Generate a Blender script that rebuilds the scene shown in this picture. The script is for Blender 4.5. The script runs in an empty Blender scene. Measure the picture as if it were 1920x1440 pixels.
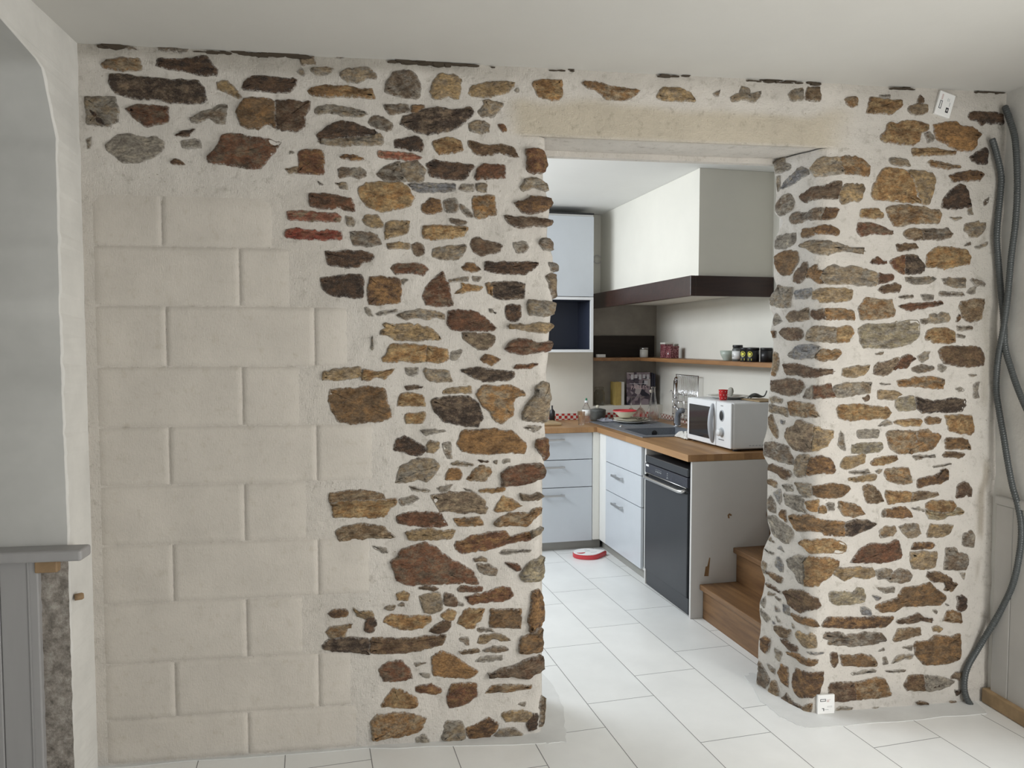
import bpy, bmesh, math, random
from mathutils import Vector, Matrix, noise
random.seed(7)
C = bpy.context.scene.collection
sc = bpy.context.scene
PI = math.pi

# ------------------------------------------------------------------ camera
FPX = 1442.0
YAW = math.radians(8.4); PITCH = math.atan(75 / FPX)
DIST = 2.826; EYE = 0.5275 * DIST
CAM = Vector((0, -DIST, EYE))
fw = Vector((math.sin(YAW) * math.cos(PITCH), math.cos(YAW) * math.cos(PITCH), -math.sin(PITCH)))
rt = Vector((math.cos(YAW), -math.sin(YAW), 0)); up = rt.cross(fw)
cd = bpy.data.cameras.new('camera'); cam = bpy.data.objects.new('camera', cd); C.objects.link(cam)
cd.sensor_fit = 'HORIZONTAL'; cd.sensor_width = 36; cd.lens = 36 * FPX / 1920; cd.clip_start = 0.05
M = Matrix((rt, up, -fw)).transposed().to_4x4(); M.translation = CAM
cam.matrix_world = M
sc.camera = cam

# ------------------------------------------------------------------ light and exposure
sc.view_settings.view_transform = 'Standard'; sc.view_settings.look = 'None'
sc.view_settings.exposure = EXPOSURE = 0.0; sc.view_settings.gamma = 1.0
sc.view_settings.use_curve_mapping = False
w = bpy.data.worlds.new('sky'); sc.world = w; w.use_nodes = True
bg = w.node_tree.nodes['Background']; bg.inputs[0].default_value = (0.86, 0.93, 1.0, 1); bg.inputs[1].default_value = 0.42

def area(name, loc, target, sx, sy, power, col):
    l = bpy.data.lights.new(name, 'AREA'); l.shape = 'RECTANGLE'; l.size = sx; l.size_y = sy
    l.energy = power; l.color = col
    o = bpy.data.objects.new(name, l); C.objects.link(o); o.location = loc
    o.rotation_euler = (Vector(target) - Vector(loc)).to_track_quat('-Z', 'Y').to_euler()
    return o
# glazed door in the right wall of the front room, unseen fill lamp added behind the camera, window at the left of the kitchen
area('daylight_glazed_door', (2.36, -1.75, 0.90), (-1.0, -0.6, 0.25), 1.2, 1.6, 66, (1.0, 0.985, 0.95))
area('fill_front_room', (1.5, -4.3, 1.1), (0.4, 0, 0.7), 1.8, 1.4, 32, (1.0, 0.98, 0.94))
area('daylight_kitchen_window', (-0.75, 1.75, 2.08), (2.0, 1.75, 0.75), 1.6, 0.6, 56, (0.88, 0.94, 1.0))

# ------------------------------------------------------------------ projection helpers (photo pixel -> place in the room)
def ray(px, py): return (fw * FPX + rt * (px - 960) - up * (py - 720)) / FPX
def on_y(px, py, y=0.0):
    d = ray(px, py); return CAM + d * ((y - CAM.y) / d.y)
def on_x(px, py, x):
    d = ray(px, py); return CAM + d * ((x - CAM.x) / d.x)

# ------------------------------------------------------------------ materials
MATS = {}
def sl(c):  # sRGB hex -> linear
    v = [int(c[i:i + 2], 16) / 255 for i in (1, 3, 5)]
    return tuple((x / 12.92 if x <= .04045 else ((x + .055) / 1.055) ** 2.4) for x in v)
def nodes(name):
    m = bpy.data.materials.new(name); m.use_nodes = True
    nt = m.node_tree; b = nt.nodes['Principled BSDF']
    MATS[name] = m
    return m, nt, b
def N(nt, t, **kw):
    n = nt.nodes.new(t)
    for k, v in kw.items():
        if k.startswith('_'): setattr(n, k[1:], v)
        else:
            key = k.replace('__', ' ')
            n.inputs[key].default_value = v
    return n
def ramp(nt, src, stops):
    r = nt.nodes.new('ShaderNodeValToRGB'); e = r.color_ramp.elements
    while len(e) < len(stops): e.new(0.5)
    for i, (p, c) in enumerate(stops):
        e[i].position = p; e[i].color = c if len(c) == 4 else (*c, 1)
    nt.links.new(src, r.inputs[0]); return r
def mix(nt, f, a, b, mode='MIX'):
    n = nt.nodes.new('ShaderNodeMix'); n.data_type = 'RGBA'; n.blend_type = mode
    if isinstance(f, (int, float)): n.inputs[0].default_value = f
    else: nt.links.new(f, n.inputs[0])
    for s, k in ((a, 6), (b, 7)):
        if isinstance(s, tuple): n.inputs[k].default_value = (*s[:3], 1)
        else: nt.links.new(s, n.inputs[k])
    return n.outputs[2]
def coords(nt, scale=(1, 1, 1), rot=(0, 0, 0)):
    tc = nt.nodes.new('ShaderNodeTexCoord'); mp = nt.nodes.new('ShaderNodeMapping')
    mp.inputs['Scale'].default_value = scale; mp.inputs['Rotation'].default_value = rot
    nt.links.new(tc.outputs['Object'], mp.inputs[0]); return mp.outputs[0]
def noise_tex(nt, vec, scale, detail=4, rough=.6):
    n = nt.nodes.new('ShaderNodeTexNoise'); n.inputs['Scale'].default_value = scale
    n.inputs['Detail'].default_value = detail; n.inputs['Roughness'].default_value = rough
    if vec is not None: nt.links.new(vec, n.inputs['Vector'])
    return n.outputs['Fac']
def bump(nt, b, src, strength, dist):
    bp = nt.nodes.new('ShaderNodeBump'); bp.inputs['Strength'].default_value = strength; bp.inputs['Distance'].default_value = dist
    nt.links.new(src, bp.inputs['Height']); nt.links.new(bp.outputs[0], b.inputs['Normal']); return bp
def math_n(nt, op, a, b=None, c=None):
    n = nt.nodes.new('ShaderNodeMath'); n.operation = op
    for i, s in enumerate((a, b, c)):
        if s is None: continue
        if isinstance(s, (int, float)): n.inputs[i].default_value = s
        else: nt.links.new(s, n.inputs[i])
    return n.outputs[0]

def plain(name, col, rough=.5, metal=0, var=.0, nscale=8, stretch=(1, 1, 1), bmp=0, bscale=40, coat=0, trans=0, ior=1.45, alpha=1):
    m, nt, b = nodes(name)
    col = sl(col) if isinstance(col, str) else col
    b.inputs['Base Color'].default_value = (*col, 1)
    b.inputs['Roughness'].default_value = rough; b.inputs['Metallic'].default_value = metal
    b.inputs['Coat Weight'].default_value = coat; b.inputs['Transmission Weight'].default_value = trans
    b.inputs['IOR'].default_value = ior
    v = coords(nt, stretch)
    f = noise_tex(nt, v, nscale)
    k = max(var, .02)
    lo = tuple(x * (1 - k) for x in col); hi = tuple(min(1, x * (1 + k)) for x in col)
    r = ramp(nt, f, [(.3, lo), (.7, hi)])
    nt.links.new(r.outputs[0], b.inputs['Base Color'])
    if bmp: bump(nt, b, noise_tex(nt, v, bscale, 5), bmp, .002)
    return m

def wood(name, dark, light, rough=.5, scale=1.0, planks=None, axis='x', bmp=.15):
    m, nt, b = nodes(name)
    st = {'x': (1.2, 14, 14), 'y': (14, 1.2, 14), 'z': (14, 14, 1.2)}[axis]
    v = coords(nt, tuple(s * scale for s in st))
    f = noise_tex(nt, v, 2.2, 6, .65)
    r = ramp(nt, f, [(.28, sl(dark)), (.72, sl(light))])
    col = r.outputs[0]
    if planks:
        br = nt.nodes.new('ShaderNodeTexBrick'); tc = coords(nt, (1, 1, 1), (0, 0, PI / 2 if axis == 'y' else 0))
        nt.links.new(tc, br.inputs['Vector'])
        br.inputs['Scale'].default_value = 1; br.inputs['Brick Width'].default_value = planks[0]; br.inputs['Row Height'].default_value = planks[1]
        br.inputs['Mortar Size'].default_value = .0006; br.offset = .37
        br.inputs['Color1'].default_value = (*sl(planks[2]), 1); br.inputs['Color2'].default_value = (*sl(planks[3]), 1)
        br.inputs['Mortar'].default_value = (*sl(dark), 1)
        col = mix(nt, .6, col, br.outputs[0])
    nt.links.new(col, b.inputs['Base Color']); b.inputs['Roughness'].default_value = rough
    if bmp: bump(nt, b, f, bmp, .003)
    return m

# lime mortar of the stone wall; the "tint" attribute carries the smoother ochre render over the lintel and the block panel
MORTAR = (0.615, 0.580, 0.532)
def mortar_color(nt, dirt=.72):
    v = coords(nt)
    base = ramp(nt, noise_tex(nt, v, 5, 5), [(.3, tuple(x * .93 for x in MORTAR)), (.7, tuple(min(1, x * 1.07) for x in MORTAR))]).outputs[0]
    blot = ramp(nt, noise_tex(nt, v, 26, 6, .7), [(.30, (dirt, dirt * .98, dirt * .94)), (.45, (1, 1, 1)), (.9, (1.04, 1.03, 1.02))]).outputs[0]
    return mix(nt, 1.0, base, blot, 'MULTIPLY')
m, nt, b = nodes('lime_mortar')
c = mortar_color(nt)
at = nt.nodes.new('ShaderNodeAttribute'); at.attribute_name = 'tint'
c = mix(nt, 1.0, c, at.outputs['Color'], 'MULTIPLY')
# small grey specks
vo = noise_tex(nt, coords(nt), 130, 2)
c = mix(nt, ramp(nt, vo, [(.27, (1, 1, 1)), (.31, (0, 0, 0))]).outputs[0], c, (.35, .31, .26))
nt.links.new(c, b.inputs['Base Color']); b.inputs['Roughness'].default_value = .92
h1 = noise_tex(nt, coords(nt, (1, 1, 4)), 55, 6, .7)
h2 = noise_tex(nt, coords(nt, (6, 6, 1)), 60, 4, .6)
h3 = noise_tex(nt, coords(nt), 17, 5, .65)
bump(nt, b, math_n(nt, 'ADD', math_n(nt, 'ADD', h1, h2), math_n(nt, 'MULTIPLY', h3, 3.5)), .75, .0042)

m, nt, b = nodes('brushed_render')
c = mix(nt, 1.0, mortar_color(nt, .90), (.93, .92, .905), 'MULTIPLY')
at = nt.nodes.new('ShaderNodeAttribute'); at.attribute_name = 'tint'
c = mix(nt, .5, c, mix(nt, 1.0, c, at.outputs['Color'], 'MULTIPLY'))
nt.links.new(c, b.inputs['Base Color']); b.inputs['Roughness'].default_value = .92
h1 = noise_tex(nt, coords(nt, (9, 1, 1)), 42, 5, .65); h2 = noise_tex(nt, coords(nt), 130, 4, .6)
bump(nt, b, math_n(nt, 'ADD', h1, h2), .6, .0028)

def stone_material():
    m, nt, b = nodes('fieldstone')
    at = nt.nodes.new('ShaderNodeAttribute'); at.attribute_name = 'stone_col'
    ed = nt.nodes.new('ShaderNodeAttribute'); ed.attribute_name = 'edge'
    v = coords(nt, (1, 1, 1.8))
    big = noise_tex(nt, v, 18, 6, .7); med = noise_tex(nt, v, 70, 7, .8); fine = noise_tex(nt, coords(nt), 260, 4, .8)
    a2 = nt.nodes.new('ShaderNodeAttribute'); a2.attribute_name = 'stone_alt'
    patch = ramp(nt, noise_tex(nt, coords(nt, (1, 1, 1.6), (0, .4, 0)), 24, 6, .75), [(.46, (0, 0, 0)), (.58, (1, 1, 1))]).outputs[0]
    c = mix(nt, patch, at.outputs['Color'], a2.outputs['Color'])
    k = ramp(nt, big, [(.36, (.55, .52, .50)), (.5, (1, 1, 1)), (.64, (1.35, 1.32, 1.25))]).outputs[0]
    c = mix(nt, 1.0, c, k, 'MULTIPLY')
    k2 = ramp(nt, med, [(.39, (.56, .53, .50)), (.5, (1, 1, 1)), (.61, (1.42, 1.40, 1.36))]).outputs[0]
    c = mix(nt, 1.0, c, k2, 'MULTIPLY')
    # pale lime dust left in the pores
    dust = ramp(nt, fine, [(.56, (0, 0, 0)), (.66, (1, 1, 1))]).outputs[0]
    df = nt.nodes.new('ShaderNodeMath'); df.operation = 'MULTIPLY'; df.inputs[1].default_value = .38
    nt.links.new(dust, df.inputs[0])
    c = mix(nt, df.outputs[0], c, (.50, .45, .38))
    # ragged smear of mortar over the rim of each stone
    en = math_n(nt, 'ADD', ed.outputs['Fac'], math_n(nt, 'MULTIPLY', math_n(nt, 'SUBTRACT', noise_tex(nt, coords(nt), 110, 6, .85), .5), 2.3))
    e = ramp(nt, en, [(.24, (0, 0, 0)), (.60, (1, 1, 1))]).outputs[0]
    c = mix(nt, e, mortar_color(nt), c)
    nt.links.new(c, b.inputs['Base Color']); b.inputs['Roughness'].default_value = .85
    hh = math_n(nt, 'ADD', math_n(nt, 'MULTIPLY', med, 1.6), math_n(nt, 'MULTIPLY', noise_tex(nt, coords(nt, (1, 1, 3), (0, .5, 0)), 90, 5, .8), 1.0))
    bump(nt, b, hh, .9, .008)
    return m
stone_material()

plain('ceiling_plaster', (.57, .56, .53), .9, var=.03, nscale=2, bmp=.25, bscale=30)
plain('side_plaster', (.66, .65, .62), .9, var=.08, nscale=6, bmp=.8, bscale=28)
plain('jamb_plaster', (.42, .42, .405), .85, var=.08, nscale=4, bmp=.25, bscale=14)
plain('kitchen_plaster', (.70, .68, .615), .85, var=.03, nscale=3, bmp=.15, bscale=20)
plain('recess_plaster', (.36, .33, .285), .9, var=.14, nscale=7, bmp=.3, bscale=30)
plain('kitchen_ceiling_paint', (.78, .78, .76), .8, var=.02, nscale=2)
m, nt, b = nodes('bare_concrete')
v = coords(nt)
r = ramp(nt, noise_tex(nt, v, 30, 8, .8), [(.3, sl('#4c4740')), (.5, sl('#8f8880')), (.7, sl('#b9b4ac'))])
nt.links.new(r.outputs[0], b.inputs['Base Color']); b.inputs['Roughness'].default_value = .95; bump(nt, b, noise_tex(nt, v, 60, 6, .8), .8, .006)

# floor tiles 30 x 60 cm, laid 7 degrees off the wall; pale, slightly glossy
m, nt, b = nodes('floor_tile')
tc = nt.nodes.new('ShaderNodeTexCoord'); mp = nt.nodes.new('ShaderNodeMapping')
TILE_ROT = math.radians(90 + 6.6)
nt.links.new(tc.outputs['Object'], mp.inputs[0])
sx_ = nt.nodes.new('ShaderNodeSeparateXYZ'); nt.links.new(mp.outputs[0], sx_.inputs[0])
rowi = math_n(nt, 'FLOOR', math_n(nt, 'DIVIDE', sx_.outputs[1], .3))
cx_ = nt.nodes.new('ShaderNodeCombineXYZ'); nt.links.new(math_n(nt, 'MULTIPLY_ADD', rowi, .2, sx_.outputs[0]), cx_.inputs[0]); nt.links.new(sx_.outputs[1], cx_.inputs[1])
br = nt.nodes.new('ShaderNodeTexBrick'); nt.links.new(cx_.outputs[0], br.inputs['Vector'])
br.inputs['Scale'].default_value = 1; br.inputs['Brick Width'].default_value = .6; br.inputs['Row Height'].default_value = .3
br.inputs['Mortar Size'].default_value = .0016; br.inputs['Mortar Smooth'].default_value = .0; br.offset = 0
br.inputs['Color1'].default_value = (.80, .81, .80, 1); br.inputs['Color2'].default_value = (.83, .835, .82, 1); br.inputs['Mortar'].default_value = (.20, .20, .20, 1)
c = mix(nt, 1.0, br.outputs[0], ramp(nt, noise_tex(nt, coords(nt), 4, 5), [(.3, (.95, .95, .95)), (.7, (1.03, 1.03, 1.03))]).outputs[0], 'MULTIPLY')
nt.links.new(c, b.inputs['Base Color']); b.inputs['Roughness'].default_value = .32
FLOOR_MAP = mp

plain('cement_skim', (.66, .665, .655), .8, var=.05, nscale=9, bmp=.3, bscale=30)
plain('white_lacquer', (.54, .57, .605), .28, var=.01)
plain('white_carcass', (.74, .74, .72), .4, var=.01)
plain('grey_panel', (.60, .59, .575), .45, var=.02)
plain('plinth_grey', (.30, .295, .27), .45, var=.05)
plain('niche_navy', (.028, .034, .055), .35, var=.05)
plain('brushed_steel', (.55, .55, .55), .32, metal=1, var=.05, nscale=20, stretch=(1, 30, 1))
plain('chrome', (.62, .62, .64), .12, metal=1)
plain('dark_steel', (.060, .064, .072), .34, metal=.55, var=.06, nscale=3)
plain('black_plastic', (.018, .018, .02), .35)
plain('panel_black', (.03, .032, .045), .2, var=.2, nscale=30)
plain('white_plastic', (.72, .73, .74), .35)
plain('grey_plastic', (.42, .44, .47), .4)
plain('granite_grey', (.17, .185, .21), .38, var=.15, nscale=150)
plain('oven_glass', (.02, .021, .024), .08, var=.2, nscale=5)
plain('ceramic_white', (.74, .73, .68), .25)
plain('ceramic_cream', (.70, .66, .54), .3)
plain('ceramic_celadon', (.40, .45, .40), .3)
plain('glaze_red', (.50, .018, .02), .25)
plain('coral_red', (.55, .05, .06), .35)
plain('cast_iron', (.10, .105, .10), .45, var=.35, nscale=30)
plain('label_black', (.03, .03, .035), .5)
plain('label_white', (.80, .80, .79), .45, var=.02)
plain('label_pink', (.60, .50, .49), .5)
plain('label_grey', (.40, .42, .42), .5)
plain('label_yellow', (.75, .70, .06), .5)
plain('book_yellow', (.40, .29, .09), .6, var=.15, nscale=20)
plain('book_paper', (.62, .60, .55), .8)
plain('book_dark', (.03, .03, .05), .5)
plain('print_pink', (.68, .52, .52), .5)
plain('print_pale', (.55, .54, .56), .5)
plain('tea_towel', (.62, .61, .58), .9, var=.15, nscale=60, bmp=.6, bscale=80)
plain('grey_cloth', (.30, .31, .36), .9, var=.1, bmp=.5, bscale=80)
plain('sea_stone', (.33, .32, .28), .7, var=.15, nscale=40)
plain('conduit_plastic', (.075, .083, .084), .28, var=.05)
plain('grey_paint_wood', (.33, .325, .325), .5, var=.03, nscale=5, stretch=(4, 4, .5))
plain('pale_wainscot', (.50, .49, .47), .6, var=.05, nscale=5)
plain('brown_skirting', (.34, .235, .13), .55, var=.25, nscale=12)
plain('raw_wood', (.30, .20, .11), .7, var=.2, nscale=20)
plain('chip_brown', (.23, .13, .06), .8, var=.2, nscale=40)
m, nt, b = nodes('berry_red')
r = ramp(nt, noise_tex(nt, coords(nt), 150, 3), [(.42, (.10, .012, .02)), (.52, (.13, .02, .03)), (.60, (.42, .22, .22))])
nt.links.new(r.outputs[0], b.inputs['Base Color'])
plain('dry_stalks', (.06, .045, .03), .8)
wood('worktop_oak', '#7d5836', '#b0875a', .45, planks=(.9, .045, '#8a6848', '#b58e62'), axis='y')
wood('dark_beam', '#241612', '#3c2620', .33, axis='x')
wood('dark_board', '#1f1814', '#322822', .7, axis='x')
wood('shelf_wood', '#6f4a2c', '#a47a50', .45, axis='y')
wood('step_wood', '#5c4029', '#8a6845', .45, axis='y')
wood('tray_wood', '#8a7250', '#b09a78', .6, axis='x')
def glass(name, col=(.92, .95, .95), rough=.02):
    m, nt, b = nodes(name); b.inputs['Base Color'].default_value = (*col, 1); b.inputs['Transmission Weight'].default_value = 1
    b.inputs['Roughness'].default_value = rough; b.inputs['IOR'].default_value = 1.25; b.inputs['Alpha'].default_value = .45
    v = coords(nt); r = ramp(nt, noise_tex(nt, v, 30), [(.3, tuple(x * .97 for x in col)), (.7, col)]); nt.links.new(r.outputs[0], b.inputs['Base Color'])
    return m
glass('clear_glass', (1, 1, 1)); glass('smoky_glass', (.62, .63, .60))
# red and white mosaic strip, checked in 2 cm squares
m, nt, b = nodes('red_mosaic')
ck = nt.nodes.new('ShaderNodeTexChecker'); ck.inputs['Scale'].default_value = 1
nt.links.new(coords(nt, (42, 42, 42)), ck.inputs['Vector'])
ck.inputs['Color1'].default_value = (.40, .035, .03, 1); ck.inputs['Color2'].default_value = (.62, .58, .52, 1)
nt.links.new(ck.outputs[0], b.inputs['Base Color']); b.inputs['Roughness'].default_value = .25
m, nt, b = nodes('brown_mosaic')
ck = nt.nodes.new('ShaderNodeTexChecker'); ck.inputs['Scale'].default_value = 1
nt.links.new(coords(nt, (30, 34, 60)), ck.inputs['Vector'])
ck.inputs['Color1'].default_value = (.28, .10, .07, 1); ck.inputs['Color2'].default_value = (.66, .62, .56, 1)
nt.links.new(ck.outputs[0], b.inputs['Base Color']); b.inputs['Roughness'].default_value = .3
# busy photographic book cover
m, nt, b = nodes('cookbook_cover')
vz = nt.nodes.new('ShaderNodeTexVoronoi'); vz.inputs['Scale'].default_value = 26; nt.links.new(coords(nt), vz.inputs['Vector'])
r = ramp(nt, vz.outputs['Color'], [(.25, (.02, .018, .03)), (.5, (.10, .07, .09)), (.7, (.30, .24, .26)), (.95, (.5, .46, .44))])
nt.links.new(r.outputs[0], b.inputs['Base Color'])

# ------------------------------------------------------------------ mesh helpers
def obj(name, bm, mat, parent=None, smooth=False, loc=None):
    me = bpy.data.meshes.new(name); bm.normal_update(); bm.to_mesh(me); bm.free()
    for mm in (mat if isinstance(mat, (list, tuple)) else [mat]): me.materials.append(MATS[mm])
    if smooth:
        for p in me.polygons: p.use_smooth = True
    o = bpy.data.objects.new(name, me); C.objects.link(o)
    if parent: o.parent = parent
    if loc: o.location = loc
    return o
def box(bm, x0, x1, y0, y1, z0, z1, bev=0, mi=0, rot=0, seg=2):
    r = bmesh.ops.create_cube(bm, size=1)
    vs = r['verts']
    for v in vs:
        v.co = Vector(((x0 + x1) / 2 + v.co.x * (x1 - x0), (y0 + y1) / 2 + v.co.y * (y1 - y0), (z0 + z1) / 2 + v.co.z * (z1 - z0)))
    fs = set(f for v in vs for f in v.link_faces)
    if bev:
        es = list(set(e for v in vs for e in v.link_edges))
        rr = bmesh.ops.bevel(bm, geom=es, offset=min(bev, .45 * min(abs(x1 - x0), abs(y1 - y0), abs(z1 - z0))), segments=seg, affect='EDGES', profile=.5)
        fs = set(f for f in fs if f.is_valid) | set(rr['faces'])
    for f in fs:
        if f.is_valid: f.material_index = mi
    return fs
def B(*a, **k):
    bm = bmesh.new(); box(bm, *a, **k); return bm
def lathe(bm, prof, n=24, cx=0, cy=0, z=0, close=True, mi=0, sx=1, sy=1):
    rings = []
    for r, h in prof:
        if r < 1e-5: rings.append([bm.verts.new((cx, cy, z + h))])
        else: rings.append([bm.verts.new((cx + sx * r * math.cos(2 * PI * i / n), cy + sy * r * math.sin(2 * PI * i / n), z + h)) for i in range(n)])
    for a, b_ in zip(rings, rings[1:]):
        for i in range(n):
            j = (i + 1) % n
            if len(a) == 1 and len(b_) == 1: continue
            if len(a) == 1: f = bm.faces.new((a[0], b_[j], b_[i])) if True else None
            elif len(b_) == 1: f = bm.faces.new((a[i], a[j], b_[0]))
            else: f = bm.faces.new((a[i], a[j], b_[j], b_[i]))
            f.material_index = mi
    if close:
        for rg, flip in ((rings[0], True), (rings[-1], False)):
            if len(rg) > 1:
                f = bm.faces.new(rg[::-1] if flip else rg); f.material_index = mi
    bmesh.ops.recalc_face_normals(bm, faces=bm.faces)
def L(prof, **k):
    bm = bmesh.new(); lathe(bm, prof, **k); return bm
def tube(bm, pts, r, n=8, mi=0, closed=False, rad=None):
    pts = [Vector(p) for p in pts]; rings = []
    u = None
    for i, p in enumerate(pts):
        if closed: d = pts[(i + 1) % len(pts)] - pts[i - 1]
        else: d = pts[min(i + 1, len(pts) - 1)] - pts[max(i - 1, 0)]
        d.normalize()
        if u is None:
            u = d.cross(Vector((0, 0, 1)))
            if u.length < .1: u = d.cross(Vector((1, 0, 0)))
        u = (u - d * u.dot(d)); u.normalize(); v = d.cross(u)
        rr = rad[i] if rad else r
        rings.append([bm.verts.new(p + (u * math.cos(2 * PI * k / n) + v * math.sin(2 * PI * k / n)) * rr) for k in range(n)])
    m_ = len(rings)
    for i in range(m_ if closed else m_ - 1):
        a, b_ = rings[i], rings[(i + 1) % m_]
        for k in range(n):
            f = bm.faces.new((a[k], a[(k + 1) % n], b_[(k + 1) % n], b_[k])); f.material_index = mi
    if not closed:
        bm.faces.new(rings[0][::-1]).material_index = mi; bm.faces.new(rings[-1]).material_index = mi
def T(pts, r, **k):
    bm = bmesh.new(); tube(bm, pts, r, **k); return bm
def prism(bm, poly, z0, z1, axis='z', mi=0):
    def P(a, b_, c):
        return {'z': (a, b_, c), 'y': (a, c, b_), 'x': (c, a, b_)}[axis]
    A = [bm.verts.new(P(a, b_, z0)) for a, b_ in poly]; Bv = [bm.verts.new(P(a, b_, z1)) for a, b_ in poly]
    fs = [bm.faces.new(A[::-1]), bm.faces.new(Bv)]
    n = len(poly)
    for i in range(n): fs.append(bm.faces.new((A[i], A[(i + 1) % n], Bv[(i + 1) % n], Bv[i])))
    for f in fs: f.material_index = mi
    bmesh.ops.recalc_face_normals(bm, faces=fs)
    return fs
def smooth_path(pts, n=6):
    P_ = [Vector(p) for p in pts]; out = []
    for i in range(len(P_) - 1):
        p0, p1, p2, p3 = P_[max(i - 1, 0)], P_[i], P_[i + 1], P_[min(i + 2, len(P_) - 1)]
        for k in range(n):
            t = k / n
            out.append(.5 * ((2 * p1) + (p2 - p0) * t + (2 * p0 - 5 * p1 + 4 * p2 - p3) * t * t + (3 * p1 - p0 - 3 * p2 + p3) * t ** 3))
    out.append(P_[-1]); return out
def struct(o, label=None):
    o['kind'] = 'structure'
    if label: o['label'] = label
    return o
def tag(o, label, cat, group=None):
    o['label'] = label; o['category'] = cat
    if group: o['group'] = group
    return o

# kitchen frame: origin at the foot of the worktop's end panel, turned 5 degrees from the stone wall
KO = Vector((1.555, 1.09, 0)); KA = math.radians(5)
KM = Matrix.Translation(KO) @ Matrix.Rotation(KA, 4, 'Z')
def kthing(name, label, cat, x, y, z, rz=0, group=None):
    o = bpy.data.objects.new(name, None); C.objects.link(o); o.empty_display_size = .05
    o.matrix_world = KM @ Matrix.Translation((x, y, z)) @ Matrix.Rotation(rz, 4, 'Z')
    return tag(o, label, cat, group)
def kobj(name, bm, mat, x, y, z, rz=0, smooth=False):
    o = obj(name, bm, mat, smooth=smooth)
    o.matrix_world = KM @ Matrix.Translation((x, y, z)) @ Matrix.Rotation(rz, 4, 'Z')
    return o

# ================================================================== THE STONE WALL
XL, XR, HC = -1.06, 2.43, 2.50
LJ = [(280, 1024), (340, 1022), (380, 1034), (440, 1028), (480, 1038), (530, 1040), (600, 1034), (650, 1030), (700, 1024), (740, 1026),
      (850, 1026), (900, 1020), (1000, 1016), (1100, 1016), (1200, 1018), (1250, 1019), (1395, 1018)]
LJ = sorted(((on_y(x, y).z, on_y(x, y).x) for y, x in LJ))
RJ = sorted(((on_y(x, y).z, on_y(x, y).x) for y, x in [(285, 1543), (700, 1537), (1000, 1530), (1350, 1519)]))
RA = math.radians(20)
RB = []
for x, y in [(1451, 305), (1455, 340), (1453, 400), (1472, 415), (1450, 450), (1450, 520), (1458, 540), (1442, 560), (1443, 580), (1450, 590), (1442, 620), (1448, 640), (1442, 700), (1441, 760), (1438, 800),
             (1430, 830), (1430, 855), (1440, 870), (1437, 940), (1438, 980), (1444, 1000), (1432, 1030), (1427, 1060), (1436, 1085), (1432, 1105), (1426, 1130), (1430, 1165), (1424, 1200), (1422, 1260), (1418, 1295)]:
    n_ = Vector((math.cos(RA), math.sin(RA), 0)); d = ray(x, y); t = ((Vector((1.642, 0, 0)) - CAM).dot(n_)) / d.dot(n_)
    q = CAM + d * t; RB.append((q.z, q.y / math.cos(RA)))
RB.sort()
def lerp_tab(tab, z):
    if z <= tab[0][0]: return tab[0][1]
    for (a, va), (b_, vb) in zip(tab, tab[1:]):
        if z <= b_: return va + (vb - va) * (z - a) / max(b_ - a, 1e-6)
    return tab[-1][1]
R_COR = .035
def left_surf(s, z, h):      # s = X on the front face, runs on round the jamb
    c = lerp_tab(LJ, z); r = R_COR; t0 = c - r
    if s <= t0: return Vector((s, -h, z))
    a = (s - t0) / r
    if a <= PI / 2: return Vector((c - r + (r + h) * math.sin(a), r - (r + h) * math.cos(a), z))
    return Vector((c + h, r + (s - t0 - r * PI / 2), z))
def right_surf(s, z, h):     # s = distance from the corner, positive on the front face, negative on the splayed reveal
    c = lerp_tab(RJ, z); r = .05; turn = PI / 2 - RA; Lt = r * math.tan(turn / 2)
    if s >= Lt: return Vector((c + s, -h, z))
    nr = Vector((-math.cos(RA), -math.sin(RA), 0)); dr = Vector((-math.sin(RA), math.cos(RA), 0))
    if s <= -Lt: return Vector((c, 0, z)) + dr * (-s) + nr * h
    t = (Lt - s) / (2 * Lt) * turn
    return Vector((c + Lt, r, z)) + (r + h) * Vector((-math.sin(t), -math.cos(t), 0))
def smst(a, b_, t):
    t = max(0, min(1, (t - a) / (b_ - a))); return t * t * (3 - 2 * t)
def relief(p):
    v = Vector(p); amp = 1
    if v.y < .04:
        amp -= .75 * (1 - smst(-.30, -.08, v.x)) * (1 - smst(2.0, 2.12, v.z))
        amp -= .6 * smst(.40, .5, v.x) * (1 - smst(1.6, 1.75, v.x)) * smst(2.2, 2.26, v.z)
    return amp * _relief(v)
def _relief(v):
    return .008 * noise.noise(v * 4.5) + .0075 * noise.noise(v * 11 + Vector((3, 1, 7))) + .001 * noise.noise(v * 40)
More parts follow.
